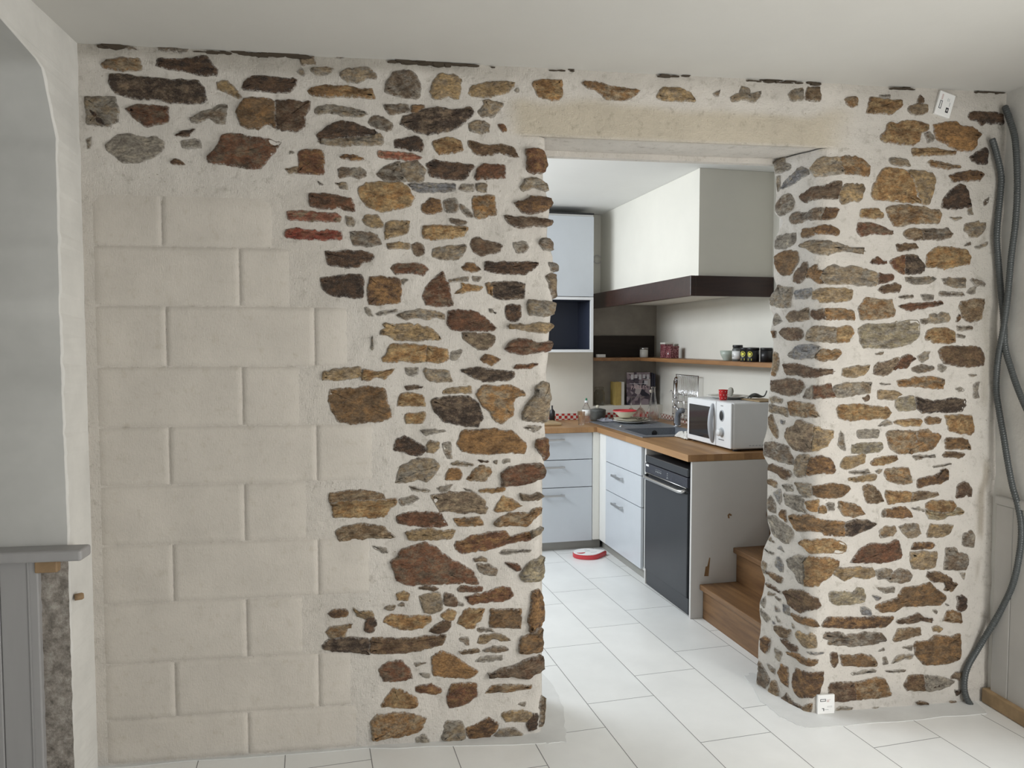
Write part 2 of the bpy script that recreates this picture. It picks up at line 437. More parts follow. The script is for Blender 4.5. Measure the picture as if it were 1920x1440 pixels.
def tint_at(x, z):
    # ochre skim over the lintel, warmer block panel at the left, greyish top edge
    def sm(a, b_, t): t = max(0, min(1, (t - a) / (b_ - a))); return t * t * (3 - 2 * t)
    t = Vector((1, 1, 1))
    n1 = noise.noise(Vector((x * 4, 0, z * 6))) * .04
    k = sm(.36, .46, x + n1) * (1 - sm(1.62, 1.80, x + n1)) * sm(2.245, 2.262, z + n1 * .1) * (1 - sm(2.355, 2.40, z + n1))
    t = t.lerp(Vector((.84, .79, .68)), k * .9)
    k = (1 - sm(-.32, -.10, x + n1 * 2)) * (1 - sm(1.95, 2.12, z + n1))
    t = t.lerp(Vector((.95, .94, .925)), k * .9)
    k = sm(2.425, 2.475, z + n1) * (1 - .6 * sm(.1, .6, x + n1))
    t = t.lerp(Vector((.66, .65, .62)), k * .8)
    k = sm(2.352, 2.37, x + n1 * .6) * (1 - sm(2.385, 2.40, x + n1 * .6)) * (1 if .35 < z < 2.3 else 0) * sm(-.1, .15, noise.noise(Vector((x * 12, 3, z * 5))))
    t = t.lerp(Vector((.62, .59, .54)), k)
    k = sm(2.28, 2.33, x) * sm(.9, 1.5, z)
    t = t.lerp(Vector((.90, .90, .88)), k * .6)
    k = (1 - sm(.0, .10, z + n1)) * .5
    t = t.lerp(Vector((.88, .90, .93)), k)
    return t
wb = bmesh.new(); tint = wb.verts.layers.float_color.new('tint')
def grid(fn, us, vs, flip=False, mi=0):
    G = []
    for u in us:
        col_ = []
        for v_ in vs:
            p = fn(u, v_); vv = wb.verts.new(p); tt = tint_at(p.x, p.z) if p.y < .02 else Vector((1, 1, 1)); vv[tint] = (*tt, 1); col_.append(vv)
        G.append(col_)
    for i in range(len(us) - 1):
        for j in range(len(vs) - 1):
            q = (G[i][j], G[i + 1][j], G[i + 1][j + 1], G[i][j + 1])
            f = wb.faces.new(q[::-1] if flip else q); f.smooth = True; f.material_index = mi
def frange(a, b_, st):
    n = max(1, int(round((b_ - a) / st))); return [a + (b_ - a) * i / n for i in range(n + 1)]
ZT = 2.252
def fl(u, z):
    p = left_surf(u, z, 0); return left_surf(u, z, relief(p))
def fr(u, z):
    p = right_surf(u, z, 0); return right_surf(u, z, relief(p))
grid(fl, frange(XL, .50, .014) + frange(.505, .60 + .24, .008), frange(0, ZT, .014))
# right pier: columns end where the rough back edge of the reveal is
def fr2(u, z):
    if u < 0: u = u * lerp_tab(RB, z) / .30
    return fr(u, z)
grid(fr2, frange(-.30, .06, .008) + frange(.066, XR - 1.642 + .02, .014), frange(0, ZT, .014))
def ftop(x, z):
    h = relief((x, 0, z)); return Vector((x, -h, z))
grid(ftop, frange(XL, XR, .014), frange(ZT, HC, .014))
# lintel underside, its small lip at the back, and the backs of the piers
def funder(x, y): return Vector((x, y, ZT + .006 * min(1, y / .03) + relief((x, y, ZT)) * .4))
grid(funder, frange(.45, 1.75, .03), frange(-.002, .235, .02), flip=True)
for (x0, x1, y0, y1, z0, z1) in ((.45, 1.75, .225, .26, ZT - .014, HC), (-1.3, .57, .20, .26, 0, HC), (1.60, 2.60, .20, .26, 0, HC)):
    vs0 = set(wb.verts); box(wb, x0, x1, y0, y1, z0, z1)
    for v in wb.verts:
        if v not in vs0: v[tint] = (1, 1, 1, 1)
# closing strip behind the reveal's ragged edge
# plastered concrete blocks at the left: slightly proud of the joints
JH = [(340, 340), (458, 467), (572, 576), (686, 690), (802, 797), (914, 904), (1026, 1013), (1136, 1120), (1248, 1232), (1352, 1336), (1444, 1425)]
VJ = [[303], [449], [312, 590], [455], [318, 594], [459], [325, 597], [463], [329, 598], [466]]
RIGHT = [555, 585, 690, 600, 735, 610, 728, 600, 690, 700]
def block(x0, x1, z0, z1, fade):
    g = .0012; x0 += g; x1 -= g; z0 += g; z1 -= g
    xs = [x0, x0 + .004] + frange(x0 + .02, x1 - .02, .03) + [x1 - .004, x1]; zs = [z0, z0 + .004] + frange(z0 + .02, z1 - .02, .03) + [z1 - .004, z1]
    def fn(x, z):
        h = .0032
        if x <= x0 or (x >= x1 and not fade[1]) or z <= z0 or z >= z1: h = -.0015
        if fade[1]: h -= .022 * max(0, (x - (x1 - .10)) / .10) ** 1.5
        if fade[0]: h -= .020 * max(0, ((x0 + .03) - x) / .03) ** 1.5
        if fade[2]: h -= .020 * max(0, (z - (z1 - .07)) / .07) ** 1.5
        p = Vector((x, 0, z)); return Vector((x, -(h + relief(p)), z))
    grid(fn, xs, zs, mi=1)
for r_ in range(10):
    za = (on_y(300, JH[r_][0] * .6 + JH[r_][1] * .4).z); zb = (on_y(300, JH[r_ + 1][0] * .6 + JH[r_ + 1][1] * .4).z)
    zb = max(zb, .006)
    xs_ = [-1.052] + [on_y(x, (JH[r_][0] + JH[r_ + 1][0]) / 2).x for x in VJ[r_]] + [on_y(RIGHT[r_], 700).x]
    for i in range(len(xs_) - 1):
        block(xs_[i], xs_[i + 1], zb, za, (i == 0, i == len(xs_) - 2, r_ == 0))
wall = struct(obj('wall_back', wb, ['lime_mortar', 'brushed_render']), 'interior wall of fieldstone and lime mortar with a wide opening to the kitchen')

# ---- the stones
# outlines of every visible stone: "origin x, origin y, scale" then one stone per ';' : colour code + x,y pairs
STONES = [
((150, 90, 6), """t 230,190 290,130 450,115 670,120 700,235 600,255 350,245 260,230
b 850,200 880,120 1100,130 1430,90 1480,180 1560,240 1530,310 1290,295 1180,260 950,235
d 330,290 500,290 740,330 960,350 1330,365 1400,440 1430,580 1370,620 1250,625 1000,620 830,570 740,575 600,575 400,525 340,430
g 60,560 200,550 400,560 440,700 430,830 320,890 90,870 70,700
d 90,650 140,680 310,860 290,890 230,870 110,720
r 520,690 650,635 800,640 1000,670 1000,850 880,875 730,885 600,780
g 1240,790 1380,710 1500,690 1560,620 1650,640 1630,850 1560,850 1450,790 1290,850 1250,840
y 1530,380 1660,360 1730,440 1830,560 1780,570 1640,490 1540,460
g 280,1090 420,980 560,970 750,1010 830,990 950,1060 960,1130 850,1220 640,1300 480,1290 300,1150
b 1070,990 1150,950 1300,910 1210,1000
g 1140,1050 1350,1030 1360,1120 1150,1130
b 1020,1280 1080,1245 1180,1310 1040,1310
r 1430,1220 1540,1110 1600,990 1700,950 1800,965 1880,1000 2000,1000 2150,1040 2270,1065 2200,1170 2140,1220 2040,1360 1850,1365 1740,1340 1600,1310 1450,1290
g 80,1040 140,1000 120,1110 90,1130
g 480,-10 600,-20 640,20 560,30
g 860,0 980,-20 1240,10 1200,60 1080,50 950,40"""),
((450, 90, 6), """b 20,450 60,360 160,310 420,335 650,360 580,500 440,500 200,490 40,470
v -50,720 0,620 80,560 260,560 400,590 400,900 370,900 310,850 200,910 100,910 10,870
b 400,590 480,575 640,600 800,600 790,680 730,760 730,880 650,945 470,930 400,900
g 640,270 700,230 720,320
t 780,240 850,215 1060,230 1000,310 870,320
m 680,130 830,90 850,190 690,180
t 1120,280 1200,230 1440,220 1550,300 1530,350 1440,340 1330,390 1210,380 1140,340
o 760,480 880,430 1220,430 1350,470 1490,450 1520,570 1400,570 1230,555 900,555 780,520
m 1620,490 1640,400 1720,270 1900,250 1960,280 2030,400 2030,560 1900,570 1780,545
g 840,690 880,650 1100,650 1250,670 1400,720 1440,750 1300,785 1100,745 980,725 850,745
m 1440,820 1500,760 1640,790 1730,880 1680,940 1560,910 1450,870
m 1610,640 1890,635 1920,720 1680,750
d 850,980 1060,840 1130,820 1280,840 1450,920 1560,955 1400,1000 1100,1020 880,1040
t 1580,960 1620,1060 1580,1105 1300,1090 1150,1110 960,1080 870,1050 1100,1020 1400,1000
r 660,1340 660,1170 740,1140 920,1150 950,1200 940,1430 760,1420 640,1400
t 510,1370 650,1340 660,1410 560,1410
o 1120,1230 1200,1205 1330,1215 1400,1260 1280,1275
k 1550,1160 1900,1180 2060,1230 2000,1265 1700,1245 1560,1235
g 560,1160 620,1180 560,1200
g 1000,60 1080,70 1180,110 1100,110"""),
((740, 110, 6), """d 0,920 80,900 250,875 310,920 330,990 310,1040 150,1030 0,1010
g -210,1300 -100,1210 60,1150 90,1300 130,1380 0,1385 -130,1370
t 60,1180 250,1150 350,1260 320,1390 150,1380 70,1280
y 390,370 450,230 510,160 660,180 750,230 740,380 720,450 600,430 430,465
y 830,390 860,320 1010,270 1150,250 1350,270 1330,340 1280,380 1100,430 990,440 850,425
g 1340,360 1390,340 1390,370
O 1540,270 1620,240 1880,240 1890,400 1860,460 1770,480 1620,430
t 920,600 1010,520 990,480 1060,460 1120,490 1230,500 1180,580 1110,660 960,650
v 170,550 200,525 330,525 340,560 270,600 190,600
d 60,740 100,650 190,620 330,570 480,545 650,575 770,570 850,540 900,600 830,680 740,760 600,820 400,860 300,850 150,790
t 830,740 940,690 1010,690 1070,740 1060,820 990,840 850,810
r 1160,740 1240,740 1260,820 1200,820
o 430,940 520,900 620,885 740,920 780,1030 700,1060 500,1085 450,1020
v 820,920 900,930 1010,970 1200,970 1320,980 1400,1110 1320,1100 1180,1050 1080,1090 900,1075 850,1000
r 1470,1020 1560,1010 1670,1030 1690,1120 1720,1180 1700,1280 1600,1290 1480,1280
b 350,1180 450,1140 650,1175 860,1190 900,1210 840,1290 780,1370 600,1360 400,1330
r 900,1340 930,1220 1000,1185 1240,1200 1250,1350 1100,1350 910,1370"""),
((520, 310, 6), """m 680,50 720,30 960,40 1010,70 1000,130 920,155 820,120 700,150
t 650,200 770,195 800,270 720,260
g 450,170 520,220 470,220
r 350,320 480,310 680,340 830,370 870,470 880,520 780,510 700,480 560,500 370,460
k 100,520 250,510 480,530 700,550 720,580 700,640 600,640 300,620 110,610
K 90,720 250,710 450,740 640,730 720,740 730,830 500,840 200,830 80,810
g 770,570 850,590 880,640 850,690 800,680
t 950,610 1000,560 1120,560 1190,640 1190,700 1080,700 970,660
y 910,270 1000,200 1200,185 1380,195 1480,250 1530,370 1500,450 1380,490 1170,530 1000,460 940,370
y 1220,650 1300,620 1490,630 1470,770 1330,800 1210,840
m 820,750 950,745 1130,780 1170,890 1000,920 850,900
t 1240,890 1300,870 1500,880 1490,930 1250,940
m 1510,890 1560,870 1640,890 1655,980 1590,1035 1530,1000
b 540,970 800,960 1000,970 1090,1020 1080,1070 970,1100 920,1150 750,1150 570,1120
r 1270,1160 1330,1105 1640,1105 1700,1170 1640,1240 1500,1210 1330,1230
d 490,1270 740,1230 920,1220 970,1250 970,1450 960,1480 870,1500 780,1480 650,1470 560,1440 500,1380
o 1040,1255 1340,1260 1390,1300 1400,1500 1390,1540 1200,1570 1030,1570 1010,1430
g 1400,1290 1480,1280 1420,1340"""),
((760, 310, 6), """t 1290,250 1340,160 1450,140 1560,180 1620,190 1600,290 1450,250 1330,290
G 20,210 200,200 570,210 570,280 430,300 130,300
g 600,270 630,210 770,220 770,290 690,300
t 790,210 910,210 920,315 800,290
o 180,450 280,370 400,390 420,520 250,550 200,520
g 420,410 490,370 580,370 600,500 560,540 450,520
g 610,430 700,480 760,580 690,580 640,530
O 770,350 1000,340 1020,560 920,590 800,600 750,480
b 1210,420 1290,410 1440,340 1640,350 1690,400 1640,480 1440,550 1320,540 1270,470
m 1110,570 1300,580 1450,590 1680,600 1650,670 1500,690 1280,710 1150,660
y 190,680 400,670 600,690 710,700 660,800 450,830 400,840 200,820
m 500,600 600,610 690,640 620,680 520,650
t 300,940 500,910 690,890 660,1000 600,1060 400,1060 310,1030
m 750,830 800,810 950,860 1110,900 1070,970 880,1015 760,980 740,900
g 1210,870 1360,850 1390,920 1360,980 1270,995 1220,930
m 1500,860 1580,815 1680,830 1700,900 1690,960 1550,960 1520,900
o 630,1150 680,1105 790,1110 860,1180 740,1195 650,1180
b 900,1090 1300,1085 1500,1095 1440,1170 1340,1230 1000,1215 890,1180
m 1610,1100 1690,1080 1745,1120 1730,1190 1630,1190
m 1570,1250 1640,1205 1710,1230 1730,1300 1720,1480 1680,1500 1640,1400 1600,1300
g 490,1290 700,1260 710,1310 500,1310
g 760,1250 860,1260 820,1310 760,1300
r 190,1500 230,1380 300,1290 420,1190 450,1250 500,1400 510,1470 540,1580 400,1595 230,1570
y 620,1320 880,1370 800,1410 650,1430 550,1450 640,1380
d 960,1320 1060,1310 1280,1310 1350,1330 1340,1500 1250,1500 1090,1520 980,1480
O 900,1330 970,1320 990,1480 930,1440"""),
((780, 540, 6), """b 1010,200 1080,180 1170,190 1190,260 1150,370 1080,385 1010,340
t 1240,180 1270,130 1430,150 1610,170 1560,300 1440,320 1270,310
r 360,250 640,250 700,280 800,350 910,450 880,480 640,485 380,470 350,400
g 830,240 920,290 850,270
t 1010,430 1110,430 1170,400 1280,420 1320,390 1560,400 1560,440 1480,500 1380,505 1200,470
m 520,510 640,500 900,530 890,620 800,690 700,690 600,630 530,560
r 990,690 1060,610 1150,565 1300,580 1370,620 1540,590 1530,720 1370,720 1200,760 1060,720
o 720,810 780,750 960,800 900,840 850,875 790,850
r 1090,910 1130,870 1370,850 1290,905
d 500,920 700,885 860,920 1100,940 1110,1000 1030,1050 930,1030 850,1060 750,1055 540,960
O 670,1190 760,1090 900,1100 1060,1090 1200,1150 1240,1220 1160,1200 1100,1260 1090,1440 1060,1450 970,1530 900,1510 830,1400 740,1320
t 1330,1120 1400,1060 1480,1060 1510,1200 1530,1480 1480,1520 1190,1490 1190,1390 1240,1310 1330,1200
t 300,1150 400,1120 620,1110 630,1180 290,1190
d 170,1250 400,1220 600,1210 700,1300 760,1450 700,1560 560,1550 330,1510 250,1430 200,1370"""),
((560, 540, 6), """t 1100,310 1200,260 1400,240 1640,290 1640,350 1530,330 1440,360 1340,335 1200,350
g 860,290 920,260 1110,240 1100,265 900,310
g 740,220 800,240 850,320 790,320
y 990,450 930,400 1250,400 1300,430 1340,410 1500,450 1560,520 1620,580 1280,590 1100,590 1000,530 910,530 920,480
y 1000,660 1060,630 1300,635 1450,650 1440,830 1300,840 1150,820 1080,840 950,830 930,790 990,740
O 1440,650 1680,690 1700,800 1600,850 1430,830
g 1700,720 1840,700 1800,790 1760,820 1700,790
g 830,540 850,620 830,700 805,640
t 270,950 400,910 700,885 720,1000 600,1020 400,1040 270,1040
o 720,910 800,930 880,950 1080,910 960,1040 900,990 800,1030 710,1040
g 1200,900 1350,895 1340,960 1280,1000 1220,960
t 1400,910 1700,930 1710,1000 1740,1050 1530,1060 1450,1040
m 1190,1110 1300,1095 1400,1110 1380,1130 1210,1140
v 350,1140 450,1130 640,1130 720,1100 970,1130 1000,1250 1040,1400 1050,1450 940,1500 740,1510 590,1540 440,1490 390,1410 340,1300
O 1110,1280 1150,1190 1250,1180 1400,1200 1430,1330 1250,1330 1110,1330"""),
((600, 760, 6), """y 950,130 980,90 1180,80 1200,120 1150,200 970,210
g 1120,280 1250,265 1420,290 1200,330
d 820,500 870,370 950,335 1080,400 1190,480 1180,540 1100,570 1000,550 870,520
t 1190,450 1240,390 1350,420 1330,500 1280,535 1200,530
g 1370,430 1470,410 1490,600 1430,600 1400,520
t 850,870 900,690 1020,630 1080,590 1280,610 1350,680 1300,770 1200,870 1100,830 980,870
g 1460,660 1530,630 1640,640 1730,670 1600,680
O 1400,840 1450,710 1560,710 1600,760 1590,840
g 1000,910 1120,930 1250,950 1220,980 1040,960
g 1310,930 1490,890 1440,970 1370,970
v 90,1050 110,980 420,950 600,960 720,1000 740,1060 300,1070 110,1100
y 740,1060 870,1050 860,1120 800,1150 740,1250 600,1270 400,1260 150,1260 130,1150 110,1100 300,1070
g 890,1060 1060,1010 1120,1050 1000,1120 900,1120
m 1250,1010 1340,1000 1430,970 1700,975 1800,1010 1860,1080 1850,1130 1890,1150 1860,1220 1750,1200 1600,1215 1450,1190 1350,1200 1290,1090
r 850,1280 900,1220 1050,1195 1250,1210 1370,1220 1440,1350 1350,1370 1100,1365 880,1330
O 1500,1280 1620,1260 1790,1250 1850,1350 1550,1360"""),
((780, 760, 6), """o 570,830 650,720 740,670 840,700 840,770 780,860 680,850
O 460,430 510,290 700,270 850,260 1070,290 1150,340 1240,440 1220,550 1050,530 850,550 620,540 520,520
g 1210,250 1300,230 1430,240 1330,300
r 1350,390 1480,370 1530,450 1530,600 1470,630 1420,560 1340,480
m 690,610 820,630 740,640
m 870,630 910,620 910,660 880,650
g 980,610 1060,600 1060,640 980,655
r 950,760 1040,690 1240,660 1410,655 1450,780 1340,860 1200,900 960,910
y 700,960 800,930 1000,925 1000,960 860,985
g 530,930 640,960 570,965
y 870,1170 980,1010 1060,1050 1200,1130 1080,1180 900,1200
m 1170,990 1280,1010 1390,980 1440,1030 1400,1070 1180,1070
o 870,1340 950,1250 1050,1210 1280,1210 1310,1160 1440,1150 1430,1210 1300,1300 1260,1360 1050,1355 930,1370"""),
((600, 980, 6), """v 170,100 250,40 500,10 700,40 850,160 800,180 560,170 420,200 220,210
y 950,110 1200,60 1340,90 1530,80 1480,180 1300,190 1000,200
g 590,260 750,290 770,350 700,340
r 790,450 840,400 920,300 1180,210 1280,260 1480,410 1720,540 1790,700 1650,680 1400,690 1000,700 860,650 820,530
b 1110,720 1200,710 1330,740 1300,760 1120,745
r 1540,740 1640,710 1830,720 1820,770 1550,780
o 860,800 940,765 1010,790 980,880 870,870
b 90,1020 160,975 290,970 320,1010 290,1060 160,1070
t 370,950 420,1000 580,990 600,1060 510,1070 420,1050
b 510,1070 600,1050 640,1100 620,1200 560,1245 500,1200
o 60,1230 100,1180 250,1150 380,1130 300,1190 280,1290 120,1300
t 720,970 780,930 860,930 850,960 790,990
g 870,920 940,900 960,940 880,940
O 740,1060 800,1030 1000,1050 1240,1035 1250,1110 1150,1190 960,1210 830,1170 720,1120
t 1110,820 1250,790 1340,780 1380,900 1370,980 1260,1020 1170,1010
b 1390,900 1400,780 1500,810 1560,890 1540,940 1430,940
g 1560,890 1620,910 1610,940 1550,930
o 1360,1030 1450,960 1540,1000 1510,1070 1480,1110 1400,1090
v 1220,1230 1290,1160 1380,1090 1480,1110 1440,1220 1360,1250
o 1540,1130 1630,970 1700,960 1850,970 1800,1110 1760,1130 1740,1190 1650,1190
d 20,1380 100,1300 400,1290 560,1300 560,1470 200,1455 50,1430
v 560,1300 700,1290 1100,1300 1200,1270 1420,1250 1400,1330 1370,1370 1250,1400 1050,1460 800,1470 560,1470"""),
((780, 980, 6), """r 550,830 750,790 950,720 1070,730 1100,820 1000,880 800,890 610,920 580,860
r 430,280 450,210 520,200 640,140 850,110 1000,90 1060,160 1200,120 1300,100 1300,190 1050,240 800,310 490,350
t 1290,100 1430,50 1430,90 1300,180
g 930,340 1000,310 1300,310 1150,340 1010,370
m 650,410 740,385 810,410 800,440 670,435
m 680,460 830,465 920,530 900,600 740,570 700,540
r 1000,445 1150,465 1180,520 1130,550 1050,500
T 1150,600 1200,540 1280,430 1420,380 1440,550 1410,640 1350,670 1200,660
o 1300,770 1390,740 1430,900 1440,1090 1400,1160 1280,1230 1250,1090 1290,950
v 840,970 1190,960 1180,1190 830,1180
g 690,1190 850,1190 880,1230 700,1230
t 690,1350 720,1280 850,1250 980,1260 1070,1330 960,1330 870,1290 770,1370
g 480,1300 580,1280 600,1370 540,1330
v 1170,1300 1300,1240 1420,1190 1430,1350 1430,1430 1400,1470 1160,1480"""),
((780, 1190, 6), """v 480,180 680,145 720,190 520,210
m 750,180 870,130 990,130 1050,170 900,205
g 660,300 720,250 970,230 980,270 820,300
m 800,430 870,440 950,380 1100,350 1250,280 1420,230 1440,370 1250,490 1120,470 850,490
O 170,240 270,180 400,210 520,300 650,380 710,410 610,490 450,480 190,460
r 340,720 400,560 500,540 670,535 690,600 690,710 580,780 500,815 380,820
o 780,670 860,580 970,555 1300,560 1290,600 1050,640 900,650
t 960,890 1060,850 1250,845 1320,900 1300,970 1100,980 1010,980
d 1240,990 1310,870 1370,900 1360,1060 1260,1090
m 1390,750 1430,690 1450,800 1430,1050 1390,1050
g 1150,780 1230,750 1220,800
g 290,1180 330,980 520,970 560,1100 540,1210
b 550,1050 640,1030 820,930 930,1000 920,1050 820,1190 600,1180
g 940,1060 1100,1040 1230,1150 830,1200"""),
((600, 1190, 6), """r 660,380 770,290 930,290 1010,380 1050,500 880,525 710,520
o 750,700 830,600 950,640 1090,710 1120,790 1060,830 700,810 690,790
r 1060,580 1250,555 1370,620 1360,670 1250,680 1080,640
o 570,980 640,900 820,870 1000,880 1200,940 1150,1060 1120,1090 960,1140 780,1160 590,1200 580,1080
g 1090,1160 1180,1110 1240,1210 1080,1210
g 1060,320 1200,310 1080,360
g 1110,430 1240,440 1230,490 1170,480"""),
((1050, 120, 6), """o 230,210 370,195 490,220 640,260 800,280 900,300 830,370 740,410 530,410 430,310 300,260
y 1080,380 1120,290 1160,260 1350,270 1470,330 1530,420 1330,420 1180,410
g 1720,340 1800,290 1780,380"""),
((1360, 120, 6), """t 50,380 150,330 180,250 270,280 280,360 410,300 380,380 320,430 200,400 70,430
t 700,350 760,290 870,270 880,400 740,430
v 900,320 930,260 1060,260 1080,350 1060,430 950,420 890,400
o 1340,400 1420,360 1490,380 1490,470 1430,500 1370,460"""),
((1600, 160, 6.857), """o 160,360 210,150 300,160 420,185 630,190 600,290 500,370 400,375 280,360
g 330,125 480,125 480,170 340,150
t 700,280 830,230 950,250 950,350 880,385 740,375 690,330
v 830,200 860,130 910,170 890,230 820,230
b 1470,400 1500,345 1650,335 1850,360 1920,380 1920,510 1800,500 1690,490 1630,530 1600,470 1500,440
o 350,650 440,560 430,500 500,460 560,500 640,460 740,445 860,480 970,500 970,570 880,610 850,720 770,770 560,755 380,710
O 1020,510 1200,480 1320,460 1370,520 1530,530 1600,600 1660,630 1580,700 1590,780 1540,830 1450,855 1300,840 1200,760 1080,710 1040,620
g 920,620 980,590 1050,660 1030,720 950,740
o 750,820 1000,805 1150,840 1320,850 1300,890 1180,900 960,905 760,915
t 470,930 600,940 700,970 740,1040 600,1040 480,1000
t 930,1000 980,970 1150,1000 1300,1030 1400,1050 1300,1070 1180,1080 1000,1050
d 1480,930 1600,850 1700,800 1750,840 1730,1010 1600,1015 1530,970
b 1220,1170 1340,1120 1450,1110 1590,1090 1690,1140 1620,1240 1560,1220 1470,1230 1340,1230 1270,1260"""),
((1630, 340, 8), """O 40,80 120,-60 215,-203 390,-203 553,-168 640,-60 720,150 800,340 700,315 540,320 440,300 250,290 50,275 20,180
y 553,-168 775,-162 927,-122 985,-40 940,180 900,345 800,340 720,150 640,-60
t 250,400 350,360 600,350 850,390 900,420 1050,430 1080,490 1040,640 850,630 600,650 360,685 300,550
d 1070,390 1110,280 1210,120 1360,40 1450,60 1480,180 1520,390 1380,400 1270,430
g 1700,310 1790,240 1780,320 1710,370
g 1190,540 1400,545 1280,590
g 1470,400 1530,400 1550,500 1480,490
v 480,780 560,720 680,700 760,720 780,880 700,890 550,870
m 760,720 1170,710 1260,780 1230,850 1120,860 1030,890 930,870 780,880
t 1420,650 1640,590 1660,630 1760,610 1740,740 1640,830 1540,830 1430,740
v 390,950 690,930 730,1010 580,1040 410,1050
y 850,1120 950,1000 1150,975 1350,1010 1490,1030 1550,1140 1500,1240 1350,1270 1150,1320 980,1290 840,1290 830,1210
r 290,1200 440,1130 520,1110 520,1395 420,1360 330,1280
d 520,1110 600,1090 720,1100 780,1200 830,1250 820,1350 780,1390 560,1395 520,1390
r 10,1220 60,1160 130,1140 200,1190 280,1220 200,1250 50,1240
g 1430,970 1540,900 1550,950
g 1610,980 1790,910 1760,970 1660,1010"""),
((1430, 280, 8), """g 120,220 280,130 340,125 350,200 430,240 400,300 260,360 150,380
g 160,480 210,400 260,400 250,600 220,640 160,540
G 260,590 330,480 500,310 580,260 690,310 690,370 600,430 450,520 280,600
t 720,280 760,220 850,130 1050,120 1150,110 1220,370 1080,385 860,410 790,420 720,330
o 1150,110 1400,95 1550,170 1620,250 1600,330 1570,410 1410,380 1220,370
m 550,700 640,640 740,560 850,540 940,550 1040,490 1170,480 1190,580 1120,740 1000,740 870,740 760,770 620,800 560,740
t 1190,560 1240,520 1500,530 1520,600 1490,740 1440,800 1330,780 1180,830 1130,770 1140,700
g 180,820 290,690 420,660 490,790 480,880 400,960 250,1010 190,920
m 410,1060 450,960 540,940 660,950 780,880 920,880 880,1060 680,1060 600,1110 450,1120
b 920,880 1100,880 1150,900 1070,1050 880,1060
v 600,1300 610,1200 780,1170 820,1270 700,1330 610,1330
o 780,1170 880,1140 1080,1160 1150,1230 1140,1300 1000,1280 820,1270
y 1460,970 1490,890 1740,890 1820,960 1820,1020 1650,1030 1480,1020
r 1420,1100 1600,1100 1780,1150 1920,1230 1970,1270 1850,1280 1650,1270 1480,1310 1420,1240
g 110,1440 180,1310 400,1260 510,1260 500,1400 400,1460 300,1490 120,1500"""),
((1430, 440, 8), """t 560,170 700,90 960,90 1150,130 1280,170 1400,230 1560,245 1200,250 1000,290 940,300 800,290 640,210
v 150,330 300,240 400,230 530,260 560,380 480,500 440,600 300,620 220,520 150,420
m 470,700 490,580 600,440 680,400 690,500 660,600 640,650 560,740
v 680,520 770,460 830,440 830,540 930,530 850,640 930,740 830,730 750,660 650,650
t 840,570 980,480 1070,450 1220,490 1350,465 1500,490 1720,570 1740,700 1700,765 1400,760 1330,745 1050,745 940,730 870,640
r 1740,575 1880,590 1960,610 1970,680 1840,720 1740,750
g 80,850 200,770 240,750 360,790 460,790 430,1000 420,1090 250,1090 100,1050 80,950
G 460,880 520,830 740,800 740,900 620,970 500,970
t 750,850 900,800 1200,800 1360,830 1350,960 1290,990 1150,1010 850,1020 830,960 740,960
m 350,1230 420,1150 560,1140 690,1090 710,1280 600,1290 400,1310
b 730,1140 900,1110 950,1280 780,1270 720,1220
o 910,1110 1190,1105 1370,1150 1370,1290 1200,1270 960,1280
t 1510,980 1560,940 1700,960 1940,970 1990,1170 2000,1210 1900,1250 1600,1280 1460,1270 1430,1120
g 120,1200 220,1170 260,1240 300,1300 160,1370 120,1300"""),
((1630, 500, 8), """v 130,350 200,290 400,245 480,280 470,370 200,400
g 540,160 680,160 880,150 1000,180 900,250 700,270 560,220
t 1070,180 1450,170 1440,320 1250,310 1110,260
g 1510,200 1560,180 1700,210 1740,260 1720,300 1570,270
g 1450,390 1520,320 1600,290 1570,400 1520,420
g 1030,410 1050,370 1150,390 1400,390 1420,440 1080,440
m 430,460 560,430 670,430 670,470 540,470
g 770,420 960,430 950,490 820,500
r 430,590 540,560 740,545 1100,520 1100,570 930,600 750,640 600,660 500,630
t 750,800 880,780 890,720 950,690 1010,730 1080,680 1180,700 1210,790 1120,840 1000,850 760,850
v 1340,600 1360,530 1500,490 1720,480 1700,790 1560,820 1500,840 1400,760 1370,690
g 1310,890 1560,900 1540,940 1330,970
b 1300,830 1340,700 1380,760 1330,830
o 810,1050 850,970 950,920 1150,920 1290,980 1290,1140 1130,1150 930,1140 900,1100 820,1110
T -170,930 -40,860 200,865 420,830 700,800 740,870 730,1050 600,1150 400,1220 0,1215 -80,1230 -150,1090
v 1020,1270 1070,1200 1250,1190 1650,1200 1720,1380 1700,1490 1500,1500 1300,1500 1100,1450
g 80,1310 220,1270 200,1310 90,1320
g 710,1350 800,1290 900,1270 870,1400 780,1440
g 1310,1010 1440,1030 1420,1080 1310,1060"""),
